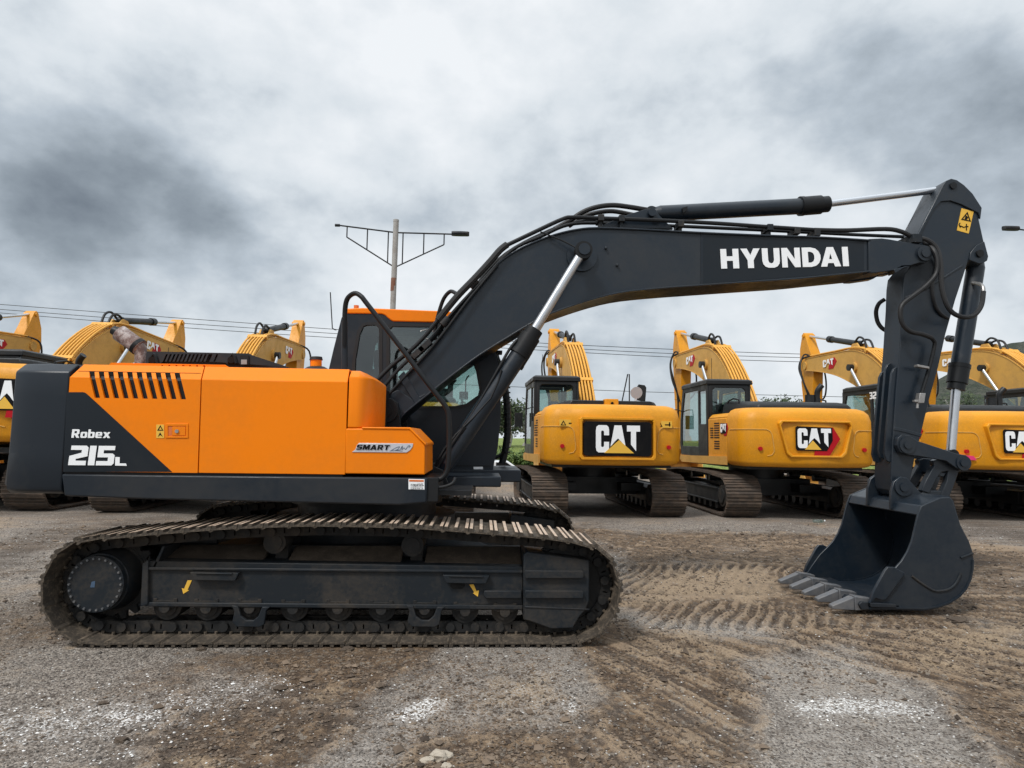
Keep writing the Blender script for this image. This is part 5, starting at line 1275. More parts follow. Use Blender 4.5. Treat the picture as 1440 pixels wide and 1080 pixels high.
# a little finer in front of the tracks; rows from just in front of the viewer to the horizon
yr = []; y = 2.3
while y < 13: yr.append(y); y += max(.014, .0040*y)
d = .06
while y < 1500: yr.append(y); d *= 1.09; y += d
yb = []; y = 2.3; d = .06
while y > -60: d *= 1.35; y -= d; yb.append(y)
ys_ = np.array(yb[::-1] + yr)
XX, YY = np.meshgrid(xs_, ys_)
wx = XX + fbm(XX, YY, .9, 4, 3)*.55; wy = YY + fbm(XX, YY, .9, 4, 9)*.45
wx2 = XX + fbm(XX, YY, 3.5, 3, 5)*.12; wy2 = YY + fbm(XX, YY, 3.5, 3, 6)*.12
MUD = np.zeros(XX.shape)
mud_polys = [
 (G_([(873,800),(880,760),(1000,755),(1130,750),(1440,770),(1600,800),(1700,1200),(1330,1100),(1290,1000),(1190,905),(1060,930),(1120,1000),(1140,1100),(800,1100),(860,1010),(800,925),(815,905),(873,880)]), .25),
 (G_([(330,925),(500,903),(640,903),(560,960),(500,985),(420,985),(400,955)]), .2),
 (G_([(230,1100),(200,1030),(290,985),(420,990),(560,1000),(480,1100)]), .25),
 (G_([(570,1100),(560,1045),(640,1030),(800,1040),(900,1100)]), .15),
 (G_([(760,745),(900,748),(1100,750),(1200,770),(880,775)]), .4)]
for P, s in mud_polys: MUD = np.maximum(MUD, poly_mask(wx2*.6+wx*.4, wy2*.6+wy*.4, P, s))
grav = np.zeros(XX.shape)
for P, s in [(G_([(1050,930),(1190,912),(1320,980),(1420,1100),(1090,1100),(1090,1010)]), .2), (G_([(640,905),(800,905),(830,970),(790,1010),(640,1030),(560,1060),(470,1100),(430,1100),(560,960)]), .15), (G_([(860,858),(1090,880),(1100,905),(900,880)]), .2)]:
    grav = np.maximum(grav, poly_mask(wx2, wy2, P, s))
MUD = np.clip(MUD - grav*.9, 0, 1)
MUD0 = MUD.copy()
MUD = np.clip(MUD*.82 + .12 + (fbm(XX, YY, 1.1, 5, 21)*1.5)*(YY < 30), 0, 1); MUD[YY > 22] *= .3
# tan crust patches inside the mud
TAN = np.zeros(XX.shape)
for P, s in [(G_([(420,975),(470,960),(500,975),(440,992)]), .12), (G_([(700,960),(790,950),(815,985),(760,1000),(690,985)]), .15), (G_([(1000,800),(1090,800),(1120,840),(900,850),(880,810)]), .4), (G_([(880,900),(960,890),(1010,920),(940,935)]), .25), (G_([(240,1060),(300,1040),(350,1070),(260,1090)]), .12), (G_([(1240,880),(1440,880),(1440,950),(1300,930)]), .5)]:
    TAN = np.maximum(TAN, poly_mask(wx, wy, P, s))
TAN = TAN*.75 + np.clip(fbm(XX, YY, 2.2, 4, 33)*1.4, 0, .5)
WHT = np.zeros(XX.shape)
for P, s in [(G_([(-100,1012),(120,995),(300,975),(390,965),(300,1000),(160,1030),(-100,1060)]), .5), (G_([(1105,990),(1180,978),(1250,985),(1330,1000),(1310,1012),(1120,1008)]), .10), (G_([(130,1010),(170,998),(225,995),(235,1012),(180,1030),(140,1025)]), .10), (G_([(540,1000),(600,975),(625,990),(590,1020),(550,1020)]), .07), (G_([(165,1065),(190,1060),(185,1078)]), .03), (G_([(785,990),(805,975),(815,1000),(795,1006)]), .03)]:
    WHT = np.maximum(WHT, poly_mask(wx2, wy2, P, s))
near = np.clip((16-YY)/6, 0, 1)
# heights (metres)
Hh = fbm(XX, YY, .35, 3, 1)*.05 + fbm(XX, YY, 2.0, 4, 2)*.022*(.4+MUD) + fbm(XX, YY, 9, 4, 4)*.020*(.4+MUD) + fbm(XX, YY, 28, 3, 8)*.016*(.6+MUD*.9)
# fine raked grooves sweeping across the mud, as left by a turning crawler
cx0, cy0 = gnd(1000, 1400)[0]+.2, -1.2
cxg, cyg = gnd(700, 905)
rad = np.hypot(XX-(-.8), YY-(-.3)); 
ang = XX*.80 + YY*1.0 + fbm(XX, YY, .5, 3, 40)*.5
phi = .9*XX + .4*YY + .12*(XX-1)*(YY-4) + .10*(YY-4)**2 + fbm(XX, YY, .7, 3, 41)*.22
gro = np.sin(phi*112)*.6 + np.sin(phi*67+1)*.45 + np.sin(phi*19)*1.0
mk = np.clip(fbm(XX, YY, .8, 3, 44)*3+.9, 0, 1)
reg1 = poly_mask(wx, wy, G_([(830,915),(900,885),(1190,890),(1480,860),(1800,900),(1700,1150),(1360,1100),(1230,950),(1100,930),(1150,1100),(830,1100),(900,1020)]), .3)
RAKE = mk*reg1*np.clip(MUD*1.3, 0, 1)*near*np.clip(.7 + fbm(XX, YY, 2.2, 3, 45)*1.8, 0, 1)
Hh += gro*.0170*RAKE
# crawler prints: two ruts with slanting bars between the machine and the bucket
xa0, _ = gnd(868, 830); xb0, _ = gnd(1130, 830)
for (p0, p1) in (((793, 838), None), ((843, 886), None)):
    yA = gnd(980, p0[1])[1]; yB = gnd(980, p0[0])[1]
    u = (YY - yA)/(yB-yA); ins = np.clip((1-np.abs(u*2-1))*6, 0, 1)*np.clip((XX-xa0+.1)*4, 0, 1)*np.clip((xb0+1.5-XX)*1.0, 0, 1)
    ph = (XX + (YY-yA)*(-.55) + fbm(XX, YY, 1.6, 3, 50)*.22)/.085
    Hh += ins*(-.016 + (.013 + fbm(XX, YY, 3.0, 3, 52)*.03)*np.tanh(np.sin(ph*2*math.pi*.62)*2.0) + .006*np.sin(ph*9))
    Hh += np.exp(-((YY-yA)/.06)**2)*.018*np.clip((XX-xa0)*4, 0, 1)*(MUD > .2)
# ridge pushed up along edges of the mud
EDGE = np.exp(-((MUD0-.5)/.22)**2)*near*np.clip(.5 + fbm(XX, YY, 2.5, 4, 60)*2.6, 0, 1)
Hh += EDGE*(.022 + fbm(XX, YY, 14, 3, 61)*.05)
# pools of flattened ground
Hh *= 1 - .55*np.clip(TAN*MUD, 0, 1)
# settle under the crawler shoes of the near machine and under the bucket
und = poly_mask(XX, YY, [(cs[0]-.45, 4.7), (ci[0]+.45, 4.7), (ci[0]+.45, 8.1), (cs[0]-.45, 8.1)], .35); Hh = Hh*(1-und) + und*(fbm(XX, YY, 9, 3, 70)*.008-.004)
bx0, bx1 = at(1160, 850, 5.8)[0], at(1360, 850, 5.8)[0]
ub = poly_mask(XX, YY, [(bx0, 5.6), (bx1, 5.6), (bx1, 7.2), (bx0, 7.2)], .3); Hh = Hh*(1-ub) + ub*(fbm(XX, YY, 9, 3, 71)*.01-.012)
rw = np.clip((YY-12)/1.5, 0, 1)*np.clip((19-YY)/1.5, 0, 1); Hh = Hh*(1-rw) - .012*rw
# relief shading put into the colour: pale crests, dark hollows; plus random mottling
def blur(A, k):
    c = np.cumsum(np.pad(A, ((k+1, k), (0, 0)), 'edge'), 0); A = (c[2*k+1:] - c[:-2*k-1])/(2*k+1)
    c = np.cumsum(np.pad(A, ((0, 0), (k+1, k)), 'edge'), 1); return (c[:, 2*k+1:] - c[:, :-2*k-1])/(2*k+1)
RELSHADE = np.clip((Hh - blur(Hh, 7))/.020 + .5 + fbm(XX, YY, .9, 4, 80)*.55 + gro*.62*RAKE - EDGE*.35, 0, 1)
# land beyond the yard: drop to the road, grass bank
far = np.clip((YY-23.5)/3.5, 0, 1); far = far*far*(3-2*far); bank = np.clip((YY-37)/14, 0, 1); bank = bank*bank*(3-2*bank)
Hh = Hh*np.clip((200-YY)/150, 0, 1) - 1.0*far + 1.9*bank
# bottom falls gently below eye level to the horizon
GRS = np.clip((YY-36)/2, 0, 1)
gr = Hh.shape
verts = np.stack([XX, YY, Hh], -1).reshape(-1, 3)
ny, nx = gr; idx = np.arange(ny*nx).reshape(ny, nx)
faces = np.stack([idx[:-1, :-1], idx[:-1, 1:], idx[1:, 1:], idx[1:, :-1]], -1).reshape(-1, 4)
me = bpy.data.meshes.new('ground'); me.vertices.add(len(verts)); me.vertices.foreach_set('co', verts.astype(np.float32).ravel())
me.loops.add(faces.size); me.loops.foreach_set('vertex_index', faces.astype(np.int32).ravel()); me.polygons.add(len(faces))
me.polygons.foreach_set('loop_start', np.arange(0, faces.size, 4, dtype=np.int32)); me.polygons.foreach_set('loop_total', np.full(len(faces), 4, np.int32))
me.polygons.foreach_set('use_smooth', np.ones(len(faces), bool)); me.update()
for nm, arr in (('mud', MUD), ('tan', TAN), ('chalk', WHT), ('grass', GRS), ('loose', grav), ('relief_shade', RELSHADE)):
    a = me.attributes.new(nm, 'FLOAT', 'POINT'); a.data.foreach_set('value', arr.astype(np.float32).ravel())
go = bpy.data.objects.new('ground', me); COL.objects.link(go); tag(go, 'yard of grey gravel and brown churned mud', None, None, 'structure')
def gheight(x, y):
    i = min(max(np.searchsorted(ys_, y), 1), ny-1); j = min(max(np.searchsorted(xs_, x), 1), nx-1); return float(Hh[i-1:i+1, j-1:j+1].mean())
# ground material
m, nt, b = newmat('yard_ground'); co = geoco(nt)
def attr(n): a = nd(nt, 'ShaderNodeAttribute'); a.attribute_name = n; return a.outputs['Fac']
n_big = noise(nt, co, .8, 5, .6, .4); n_mid = noise(nt, co, 7, 6, .65); n_fine = noise(nt, co, 60, 5, .7); n_gr = noise(nt, co, 160, 3, .7)
vor = nd(nt, 'ShaderNodeTexVoronoi'); nt.links.new(co, vor.inputs['Vector']); vor.inputs['Scale'].default_value = 85; vor.inputs['Randomness'].default_value = 1
vor2 = nd(nt, 'ShaderNodeTexVoronoi'); nt.links.new(co, vor2.inputs['Vector']); vor2.inputs['Scale'].default_value = 38
sep = nd(nt, 'ShaderNodeSeparateColor'); nt.links.new(vor.outputs['Color'], sep.inputs[0]); sep2 = nd(nt, 'ShaderNodeSeparateColor'); nt.links.new(vor2.outputs['Color'], sep2.inputs[0])
grey = mixrgb(nt, ramp(nt, n_mid, [(.3, 0.0), (.7, 1.0)]), (.175, .142, .114), (.36, .31, .258))
grey = mixrgb(nt, math_n(nt, 'MULTIPLY', ramp(nt, sep.outputs[0], [(.0, 0.0), (1.0, 1.0)]), .75), grey, (.47, .425, .375))
grey = mixrgb(nt, ramp(nt, sep.outputs[1], [(.72, 0.0), (.80, .8)]), grey, (.055, .048, .042))
grey = mixrgb(nt, ramp(nt, n_fine, [(.40, .75), (.54, 0.0)]), grey, (.065, .054, .046))
brown = mixrgb(nt, ramp(nt, n_mid, [(.32, 0.0), (.66, 1.0)]), (.080, .051, .031), (.262, .178, .108))
brown = mixrgb(nt, ramp(nt, n_fine, [(.42, .65), (.56, 0.0)]), brown, (.048, .034, .025))
brown = mixrgb(nt, ramp(nt, sep2.outputs[2], [(.86, 0.0), (.93, .6)]), brown, (.27, .24, .20))
tanc = mixrgb(nt, ramp(nt, n_fine, [(.36, 0.0), (.62, 1.0)]), (.22, .155, .098), (.42, .32, .215))
mudf = ramp(nt, math_n(nt, 'ADD', attr('mud'), math_n(nt, 'MULTIPLY', math_n(nt, 'SUBTRACT', n_mid, .5), 1.1)), [(.12, 0.0), (.78, 1.0)])
col = mixrgb(nt, mudf, grey, brown)
shd = attr('relief_shade'); col = mixrgb(nt, math_n(nt, 'MULTIPLY', ramp(nt, shd, [(.05, 1.0), (.48, 0.0)]), .72), col, (.052, .037, .027)); col = mixrgb(nt, math_n(nt, 'MULTIPLY', ramp(nt, shd, [(.55, 0.0), (.95, 1.0)]), .55), col, (.37, .275, .185))  # painted groove shading: hollows darkened, crests lightened
tf = ramp(nt, math_n(nt, 'ADD', attr('tan'), math_n(nt, 'MULTIPLY', math_n(nt, 'SUBTRACT', n_mid, .5), 1.2)), [(.38, 0.0), (.75, .85)])
col = mixrgb(nt, tf, col, tanc)
lf = math_n(nt, 'MULTIPLY', attr('loose'), ramp(nt, sep.outputs[2], [(.30, 0.0), (.7, .7)])); lf = math_n(nt, 'MULTIPLY', lf, ramp(nt, n_mid, [(.3, .35), (.6, 1.0)])); col = mixrgb(nt, lf, col, (.40, .37, .335))
wf = math_n(nt, 'MULTIPLY', ramp(nt, math_n(nt, 'ADD', attr('chalk'), math_n(nt, 'MULTIPLY', math_n(nt, 'SUBTRACT', n_mid, .5), 1.4)), [(.40, 0.0), (1.1, 1.0)]), ramp(nt, sep.outputs[0], [(.5, 0.0), (.7, 1.0)]))
col = mixrgb(nt, wf, col, (.70, .685, .66))
gc = mixrgb(nt, n_big, (.16, .22, .045), (.30, .33, .09)); gc = mixrgb(nt, ramp(nt, n_mid, [(.4, 0.0), (.6, 1.0)]), gc, (.09, .13, .03))
col = mixrgb(nt, attr('grass'), col, gc)
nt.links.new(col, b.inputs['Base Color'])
rgh = mixrgb(nt, mudf, (.92, .92, .92), (.78, .78, .78)); nt.links.new(rgh, b.inputs['Roughness']); b.inputs['Specular IOR Level'].default_value = .3
hsum = math_n(nt, 'ADD', math_n(nt, 'MULTIPLY', n_fine, 1.0), math_n(nt, 'ADD', math_n(nt, 'MULTIPLY', vor.outputs['Distance'], -.7), math_n(nt, 'MULTIPLY', n_gr, .3)))
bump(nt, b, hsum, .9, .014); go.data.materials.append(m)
# ---------------------------------------------------------------- loose gravel and clods
m, nt, b = newmat('gravel_stone'); g = nd(nt, 'ShaderNodeNewGeometry'); rp = g.outputs['Random Per Island']
at_w = nd(nt, 'ShaderNodeAttribute'); at_w.attribute_name = 'pale'; 
c = nd(nt, 'ShaderNodeValToRGB'); nt.links.new(rp, c.inputs[0]); cr = c.color_ramp
stops = [(0, (.045, .038, .032)), (.3, (.12, .10, .085)), (.55, (.20, .18, .155)), (.8, (.30, .27, .24)), (.95, (.42, .40, .37)), (1, (.6, .59, .57))]
while len(cr.elements) < len(stops): cr.elements.new(.5)
for e, (p, cc) in zip(cr.elements, stops): e.position = p; e.color = (*cc, 1)
c2 = mixrgb(nt, at_w.outputs['Fac'], c.outputs[0], (.74, .725, .70)); nt.links.new(c2, b.inputs['Base Color']); b.inputs['Roughness'].default_value = .85
M['gravel'] = m
rng = np.random.default_rng(11); V = []; F = []; PALE = []
base = np.array([(1,0,0),(-.9,.1,.1),(0,1,.1),(.1,-1,0),(0,.1,.8),(.1,0,-.7)], float); bf = [(0,2,4),(2,1,4),(1,3,4),(3,0,4),(2,0,5),(1,2,5),(3,1,5),(0,3,5)]
def idx_at(arr, x, y): return arr[min(max(np.searchsorted(ys_, y), 0), ny-1), min(max(np.searchsorted(xs_, x), 0), nx-1)]
cnt = 0
while cnt < 26000:
    y = 2.6 + 9.5*rng.random()**1.9; x = rng.uniform(-1, 1)*(y*.86+.1)
    if cs[0]-.3 < x < ci[0]+.4 and 4.86 < y < 8.0: continue
    md = idx_at(MUD, x, y); w = idx_at(WHT, x, y)
    if rng.random() < md*.80 and w < .3: continue
    s = rng.uniform(.0022, .0065)*(1+.10*y); pale = 1.0 if rng.random() < w*.80 + .004 else 0.0
    if pale: s *= .95
    if rng.random() < .012: s *= 2.2
    a = rng.uniform(0, 6.28); ca, sa = math.cos(a), math.sin(a); sc3 = s*rng.uniform(.6, 1.35, 3)*np.array((1, 1, .7))
    q = base*sc3*rng.uniform(.75, 1.2, (6, 1)); q = np.stack([q[:,0]*ca-q[:,1]*sa, q[:,0]*sa+q[:,1]*ca, q[:,2]], -1)
    n0 = len(V)*6; V.append(q + (x, y, gheight(x, y) + s*.25)); F.append(np.array(bf)+n0); PALE += [pale]*6; cnt += 1
V = np.concatenate(V); F = np.concatenate(F); me = bpy.data.meshes.new('gravel'); me.from_pydata(V.tolist(), [], F.tolist()); a = me.attributes.new('pale', 'FLOAT', 'POINT'); a.data.foreach_set('value', np.array(PALE, np.float32)); me.materials.append(M['gravel'])
gv = bpy.data.objects.new('gravel', me); COL.objects.link(gv); tag(gv, 'loose grey gravel and white chips scattered over the yard', None, None, 'stuff')
V = []; F = []; cnt = 0
CRM = np.clip(fbm(XX, YY, 2.2, 3, 91)*3+.6, .08, 1)*MUD*1.1
while cnt < 17000:
    y = 2.6 + 8.5*rng.random()**1.7; x = rng.uniform(-1, 1)*(y*.86+.1)
    if cs[0]-.3 < x < ci[0]+.4 and 4.86 < y < 8.0: continue
    if rng.random() > idx_at(CRM, x, y): continue
    s = rng.uniform(.004, .011)*(1+.09*y)*(2.3 if rng.random() < .03 else 1); a = rng.uniform(0, 6.28); ca, sa = math.cos(a), math.sin(a)
    q = base*(s*rng.uniform(.6, 1.4, 3)*np.array((1, 1, .65)))*rng.uniform(.7, 1.2, (6, 1)); q = np.stack([q[:,0]*ca-q[:,1]*sa, q[:,0]*sa+q[:,1]*ca, q[:,2]], -1)
    n0 = len(V)*6; V.append(q + (x, y, gheight(x, y) + s*.2)); F.append(np.array(bf)+n0); cnt += 1
V = np.concatenate(V); F = np.concatenate(F); me = bpy.data.meshes.new('mud_crumbs'); me.from_pydata(V.tolist(), [], F.tolist())
m, nt, b = newmat('mud_crumb'); g = nd(nt, 'ShaderNodeNewGeometry'); cc_ = mixrgb(nt, g.outputs['Random Per Island'], (.045, .032, .023), (.20, .148, .104)); nt.links.new(cc_, b.inputs['Base Color']); b.inputs['Roughness'].default_value = .9; me.materials.append(m)
mc = bpy.data.objects.new('mud_crumbs', me); COL.objects.link(mc); tag(mc, 'crumbs of brown mud churned up over the yard', None, None, 'stuff')
def lump(name, px, py, s, mat, label, cat, grp=None, flat=.6, dz=0.0, seed=0):
    x, y = gnd(px, py); bm = bmesh.new(); bmesh.ops.create_icosphere(bm, subdivisions=3, radius=1.0); rr = random.Random(seed); o = Vector((rr.random()*50, rr.random()*50, 0))
    from mathutils import noise as mn
    for v in bm.verts:
        n = mn.noise(v.co*1.3+o)*.5 + mn.noise(v.co*3.1+o)*.28 + mn.noise(v.co*7+o)*.12; v.co *= (1+n); v.co.x *= s*rr_x(rr); v.co.y *= s; v.co.z *= s*flat
    me = bpy.data.meshes.new(name); bm.to_mesh(me); bm.free(); me.materials.append(M[mat]); ob = bpy.data.objects.new(name, me); COL.objects.link(ob); ob.location = (x, y, gheight(x, y)+s*flat*.25+dz); tag(ob, label, cat, grp); return ob
def rr_x(r): return 1.25
CL = [(793/3, 935, .022, 'small dark clod on the grey gravel left of the nearest brown mud'), (145, 990, .022, 'dark clod beside the white chips at lower left'), (283, 913, .03, 'clod just in front of the left half of the near track'), (395, 970, .035, 'dark clod on the brown mud below the middle of the near track'), (384, 941, .028, 'clod at the rim where gravel meets brown mud'), (575, 914, .028, 'clod close in front of the near track, right of its middle'), (488, 913, .035, 'crumbly dark clod in front of the middle of the near track'), (1345, 871, .075, 'large dark flat clod right of the bucket heel'), (1236, 890, .05, 'long dark clod in front of the bucket teeth'), (170, 1044, .028, 'clod above the small white spot near the lower left corner')]
for k, (px, py, s, lb_) in enumerate(CL): lump('mud_clod', px, py, s, 'clod', lb_, 'clod', 'clods of mud on the yard', .5 if s < .05 else .22, seed=k)
for k, (px, py, s, lb_) in enumerate([(618,1064,.045,'pale angular stone at the bottom of the picture, larger one'), (600,1070,.026,'small pale stone left of the larger pale stone'), (628,1077,.022,'small pale stone in front of the larger pale stone')]): lump('pale_stone', px, py, s, 'stone', lb_, 'stone', 'pale stones near the bottom edge', .55, seed=20+k)
# plastic bottle lying far right of the middle
bx, by = gnd(1151, 736); m = MB(); m.cyl((bx-.10, by, .05), (bx+.06, by, .05), .035, n=16); m.cyl((bx+.06, by, .05), (bx+.11, by, .05), .035, .014, n=16); T = thing('plastic_bottle', (bx, by, 0), 'clear crumpled plastic bottle on the gravel left of the bucket', 'bottle'); m.build('bottle_body', M['glass'], T); m = MB(); m.cyl((bx+.11, by, .05), (bx+.13, by, .05), .016, n=12); m.build('bottle_cap', M['white'], T)

# ================================================================ hills, trees
def ridge(name, prof, y, depth, mat, label):
    """terrain whose crest, seen from the yard, runs through the given heights"""
    P = catmull([Vector((*p, 0)) for p in prof], 10); V = []; F = []; n = len(P); rows = 12
    for r in range(rows+1):
        f = r/rows
        for p in P:
            x, z = at(p.x, p.y, y); zz = -2 + (z+2)*math.sin(f*math.pi/2)**.9; yy = y - depth*(1-f)
            zz += float(fbm(np.array([x]), np.array([yy]), .05, 4, 5)[0])*10*f*(0.6 if r < rows else .35); V.append((x*(yy/y if False else 1), yy, zz))
    for r in range(rows):
        for i in range(n-1): F.append((r*n+i, r*n+i+1, (r+1)*n+i+1, (r+1)*n+i))
    b0 = len(V)
    for p in P: x, z = at(p.x, p.y, y); V.append((x, y+depth, -5))
    for i in range(n-1): F.append((rows*n+i, rows*n+i+1, b0+i+1, b0+i))
    me = bpy.data.meshes.new(name); me.from_pydata(V, [], F); me.materials.append(mat); o = bpy.data.objects.new(name, me); COL.objects.link(o); me.polygons.foreach_set('use_smooth', [True]*len(me.polygons)); tag(o, label, None, None, 'structure'); return o
m, nt, b = newmat('hill_scrub'); co = geoco(nt); n1 = noise(nt, co, .12, 6, .65, .5); n2 = noise(nt, co, .7, 4, .7)
c = mixrgb(nt, ramp(nt, n1, [(.4, 0.0), (.62, 1.0)]), (.028, .042, .024), (.085, .085, .065)); c = mixrgb(nt, ramp(nt, n2, [(.42, .8), (.56, 0.0)]), c, (.022, .030, .020)); nt.links.new(c, b.inputs['Base Color']); b.inputs['Roughness'].default_value = 1
bump(nt, b, n2, 1, 1.5)
ridge('hill', [(1140,600),(1200,585),(1260,560),(1310,540),(1360,512),(1400,492),(1440,478),(1520,455),(1650,450),(1800,480)], 260, 90, m, 'scrub-covered hill rising beyond the yard at the right')
def leafmat(name, c0, c1):
    m, nt, b = newmat(name); g = nd(nt, 'ShaderNodeNewGeometry'); c = mixrgb(nt, g.outputs['Random Per Island'], c0, c1); nt.links.new(c, b.inputs['Base Color']); b.inputs['Roughness'].default_value = .75; return m
LF = [leafmat('leaf_dark', (.018, .034, .014), (.060, .085, .030)), leafmat('leaf_green', (.040, .075, .018), (.13, .19, .045))]
def tree(x, y, z0, h, w, label, lm=0, n=1500, cat='tree', name='broadleaf_tree', trunk=True, seed=0, leaf=.16):
    T = thing(name, (x, y, z0), label, cat, 'trees beyond the yard'); rr = random.Random(seed)
    m = MB()
    th = h*.42 if trunk else h*.2
    m.tube([(x, y, z0-.2), (x+.08*w, y, z0+th*.5), (x+.02, y, z0+th)], lambda t: .06*w*(1-.5*t)+.03, n=8, sm=2)
    blobs = []
    for k in range(11):
        a = rr.uniform(0, 6.28); q = rr.uniform(0, .36)*w; zz = z0 + h*rr.uniform(.42 if trunk else .2, .86)
        c = Vector((x+q*math.cos(a), y+q*math.sin(a), zz)); blobs.append((c, w*rr.uniform(.14, .25)))
        if k < 6: m.tube([(x+.02, y, z0+th*.9), tuple((Vector((x, y, z0+th))+c)/2), tuple(c)], lambda t: .03*w*(1-.7*t)+.01, n=6)
    m.build('trunk', M['polem'], T)
    V = []; F = []
    for k in range(n):
        c, r = rr.choice(blobs); d = Vector((rr.gauss(0, 1), rr.gauss(0, 1), rr.gauss(0, .85))).normalized()*r*rr.uniform(.45, 1.12); p = c+d
        u = Vector((rr.gauss(0, 1), rr.gauss(0, 1), rr.gauss(0, 1))).normalized(); v = u.orthogonal().normalized(); s = leaf*rr.uniform(.5, 1.3); i = len(V)
        V += [p-u*s, p+v*s*.6, p+u*s, p-v*s*.6]; F.append((i, i+1, i+2, i+3))
    me = bpy.data.meshes.new('crown'); me.from_pydata([tuple(v - Vector((x, y, z0))) for v in V], [], F); me.materials.append(LF[lm]); o = bpy.data.objects.new('crown', me); COL.objects.link(o); o.parent = T
def zbank(y): f = min(max((y-37)/14, 0), 1); return -1 + 1.9*f*f*(3-2*f)
for k, (px, ptop, Y, wpx, lab, lm, kw) in enumerate([
    (712, 560, 50, 60, 'tall ragged dark tree between the cab and the black board excavator', 0, {}),
    (738, 575, 56, 60, 'dark tree behind the cab of the black board excavator', 0, {}),
    (690, 572, 54, 50, 'dark tree glimpsed past the left side of the door rail', 0, {}),
    (708, 632, 43, 36, 'bright green bush low on the grass bank behind the door rail', 1, dict(trunk=False, name='bush', cat='bush', leaf=.12)),
    (745, 640, 43, 40, 'low green bush on the grass bank left of the black board excavator', 1, dict(trunk=False, name='bush', cat='bush', leaf=.12)),
    (1098, 553, 58, 50, 'dark treetop above the black hood, left one', 0, {}), (1122, 551, 60, 50, 'dark treetop above the black hood, next to the slender arm', 0, {}), (1080, 560, 62, 40, 'dark treetop just right of the curved yellow boom', 0, {}),
    (645, 566, 56, 60, 'dark tree seen through the cab glass', 0, {}), (1345, 548, 70, 60, 'scrubby dark tree at the foot of the hill, right of the bucket cylinder', 0, {}), (1310, 556, 66, 50, 'scrubby dark tree at the foot of the hill beside the slate arm', 0, {})]):
    x = at(px, 600, Y)[0]; zt_ = at(px, ptop, Y)[1]; z0 = zbank(Y); w = wpx*Y/FPX*1.25
    tree(x, Y, z0, (zt_-z0)*1.02, w, lab, lm, seed=50+k, **kw)

# ================================================================ light
w = bpy.data.worlds.new('World'); sc.world = w; w.use_nodes = True; nt = w.node_tree; nt.nodes.clear()
out = nd(nt, 'ShaderNodeOutputWorld'); tc = nd(nt, 'ShaderNodeTexCoord'); dirv = tc.outputs['Generated']
sep = nd(nt, 'ShaderNodeSeparateXYZ'); nt.links.new(dirv, sep.inputs[0])
zz = math_n(nt, 'ADD', math_n(nt, 'MAXIMUM', sep.outputs[2], 0.0), .14)
cmb = nd(nt, 'ShaderNodeCombineXYZ'); nt.links.new(math_n(nt, 'DIVIDE', sep.outputs[0], zz), cmb.inputs[0]); nt.links.new(math_n(nt, 'DIVIDE', sep.outputs[1], zz), cmb.inputs[1])
cm2 = nd(nt, 'ShaderNodeCombineXYZ'); nt.links.new(math_n(nt, 'MULTIPLY', sep.outputs[0], 1.0), cm2.inputs[0]); nt.links.new(sep.outputs[1], cm2.inputs[1]); nt.links.new(math_n(nt, 'MULTIPLY', sep.outputs[2], 1.45), cm2.inputs[2])
nA = noise(nt, cmb.outputs[0], .62, 7, .50, .5); nB = noise(nt, cm2.outputs[0], 4.0, 9, .56, .0); nC = noise(nt, cmb.outputs[0], 2.2, 5, .5, .2)
nD = noise(nt, cm2.outputs[0], 10.0, 6, .50, .0)
val = math_n(nt, 'ADD', .70, math_n(nt, 'MULTIPLY', math_n(nt, 'SUBTRACT', nB, .5), 1.25)); val = math_n(nt, 'ADD', val, math_n(nt, 'MULTIPLY', math_n(nt, 'SUBTRACT', nD, .5), .50))
val = math_n(nt, 'ADD', val, math_n(nt, 'MULTIPLY', math_n(nt, 'SUBTRACT', nA, .5), .08)); val = math_n(nt, 'ADD', val, math_n(nt, 'MULTIPLY', math_n(nt, 'SUBTRACT', nC, .5), .05))
def blob(val, px, py, deg, amp):
    d = ray(px, py).normalized(); vm = nd(nt, 'ShaderNodeVectorMath'); vm.operation = 'DOT_PRODUCT'
    wv = nd(nt, 'ShaderNodeVectorMath'); wv.operation = 'NORMALIZE'; nt.links.new(dirv, wv.inputs[0]); nt.links.new(wv.outputs[0], vm.inputs[0]); vm.inputs[1].default_value = d
    k = math.log(.5)/math.log(math.cos(R_(deg))); p = math_n(nt, 'POWER', math_n(nt, 'MAXIMUM', vm.outputs['Value'], 0.0), k)
    return math_n(nt, 'ADD', val, math_n(nt, 'MULTIPLY', p, amp))
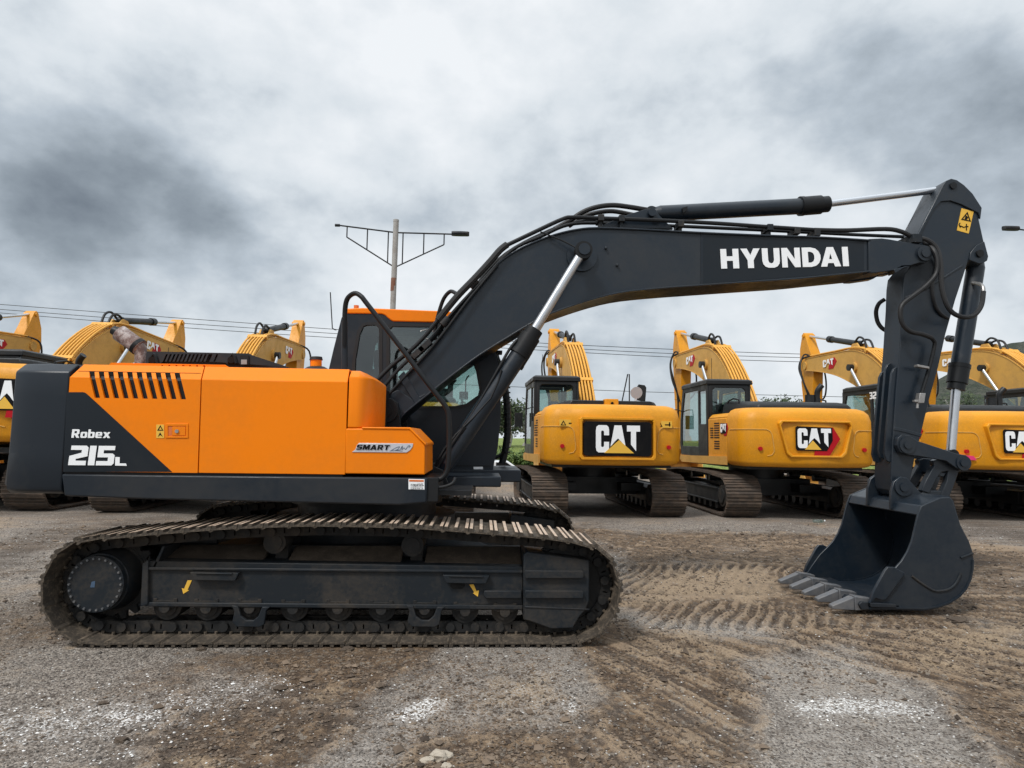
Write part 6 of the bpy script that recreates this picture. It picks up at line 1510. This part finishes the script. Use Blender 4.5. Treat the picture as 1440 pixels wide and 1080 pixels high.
for a in BLOBS: val = blob(val, *a)
r = nd(nt, 'ShaderNodeValToRGB'); nt.links.new(val, r.inputs[0]); cr = r.color_ramp
stops = [(0.0, (.10, .12, .145)), (.25, (.18, .21, .24)), (.5, (.305, .345, .385)), (.72, (.45, .485, .515)), (1.0, (.56, .58, .60))]
while len(cr.elements) < len(stops): cr.elements.new(.5)
for e, (p, cc) in zip(cr.elements, stops): e.position = p; e.color = (*cc, 1)
bg = nd(nt, 'ShaderNodeBackground'); nt.links.new(r.outputs[0], bg.inputs[0]); mr = nd(nt, 'ShaderNodeMapRange'); nt.links.new(sep.outputs[2], mr.inputs['Value']); mr.inputs['From Min'].default_value = .60; mr.inputs['From Max'].default_value = .95; mr.inputs['To Min'].default_value = 1.0; mr.inputs['To Max'].default_value = 2.1; nt.links.new(mr.outputs[0], bg.inputs[1])
sky = nd(nt, 'ShaderNodeTexSky'); sky.sky_type = 'NISHITA'; sky.sun_disc = False; sky.sun_elevation = R_(52); sky.sun_rotation = R_(222); sky.dust_density = 3
bg2 = nd(nt, 'ShaderNodeBackground'); nt.links.new(sky.outputs[0], bg2.inputs[0]); bg2.inputs[1].default_value = .05
mx = nd(nt, 'ShaderNodeMixShader'); mx.inputs[0].default_value = .94; nt.links.new(bg2.outputs[0], mx.inputs[1]); nt.links.new(bg.outputs[0], mx.inputs[2]); nt.links.new(mx.outputs[0], out.inputs[0])
sl = bpy.data.lights.new('sun', 'SUN'); sl.energy = 1.5; sl.angle = R_(10); sl.color = (1, .97, .93); so = bpy.data.objects.new('sun', sl); COL.objects.link(so)
az, el = R_(222), R_(52); sd = Vector((math.sin(az)*math.cos(el), math.cos(az)*math.cos(el), math.sin(el))); so.rotation_euler = (-sd).to_track_quat('-Z', 'Y').to_euler()
vs = sc.view_settings; vs.view_transform = 'Standard'; vs.look = 'None'; vs.exposure = EXPO; vs.gamma = 1; vs.use_curve_mapping = False
sc.cycles.max_bounces = 8; sc.cycles.transparent_max_bounces = 16; sc.cycles.use_denoising = True
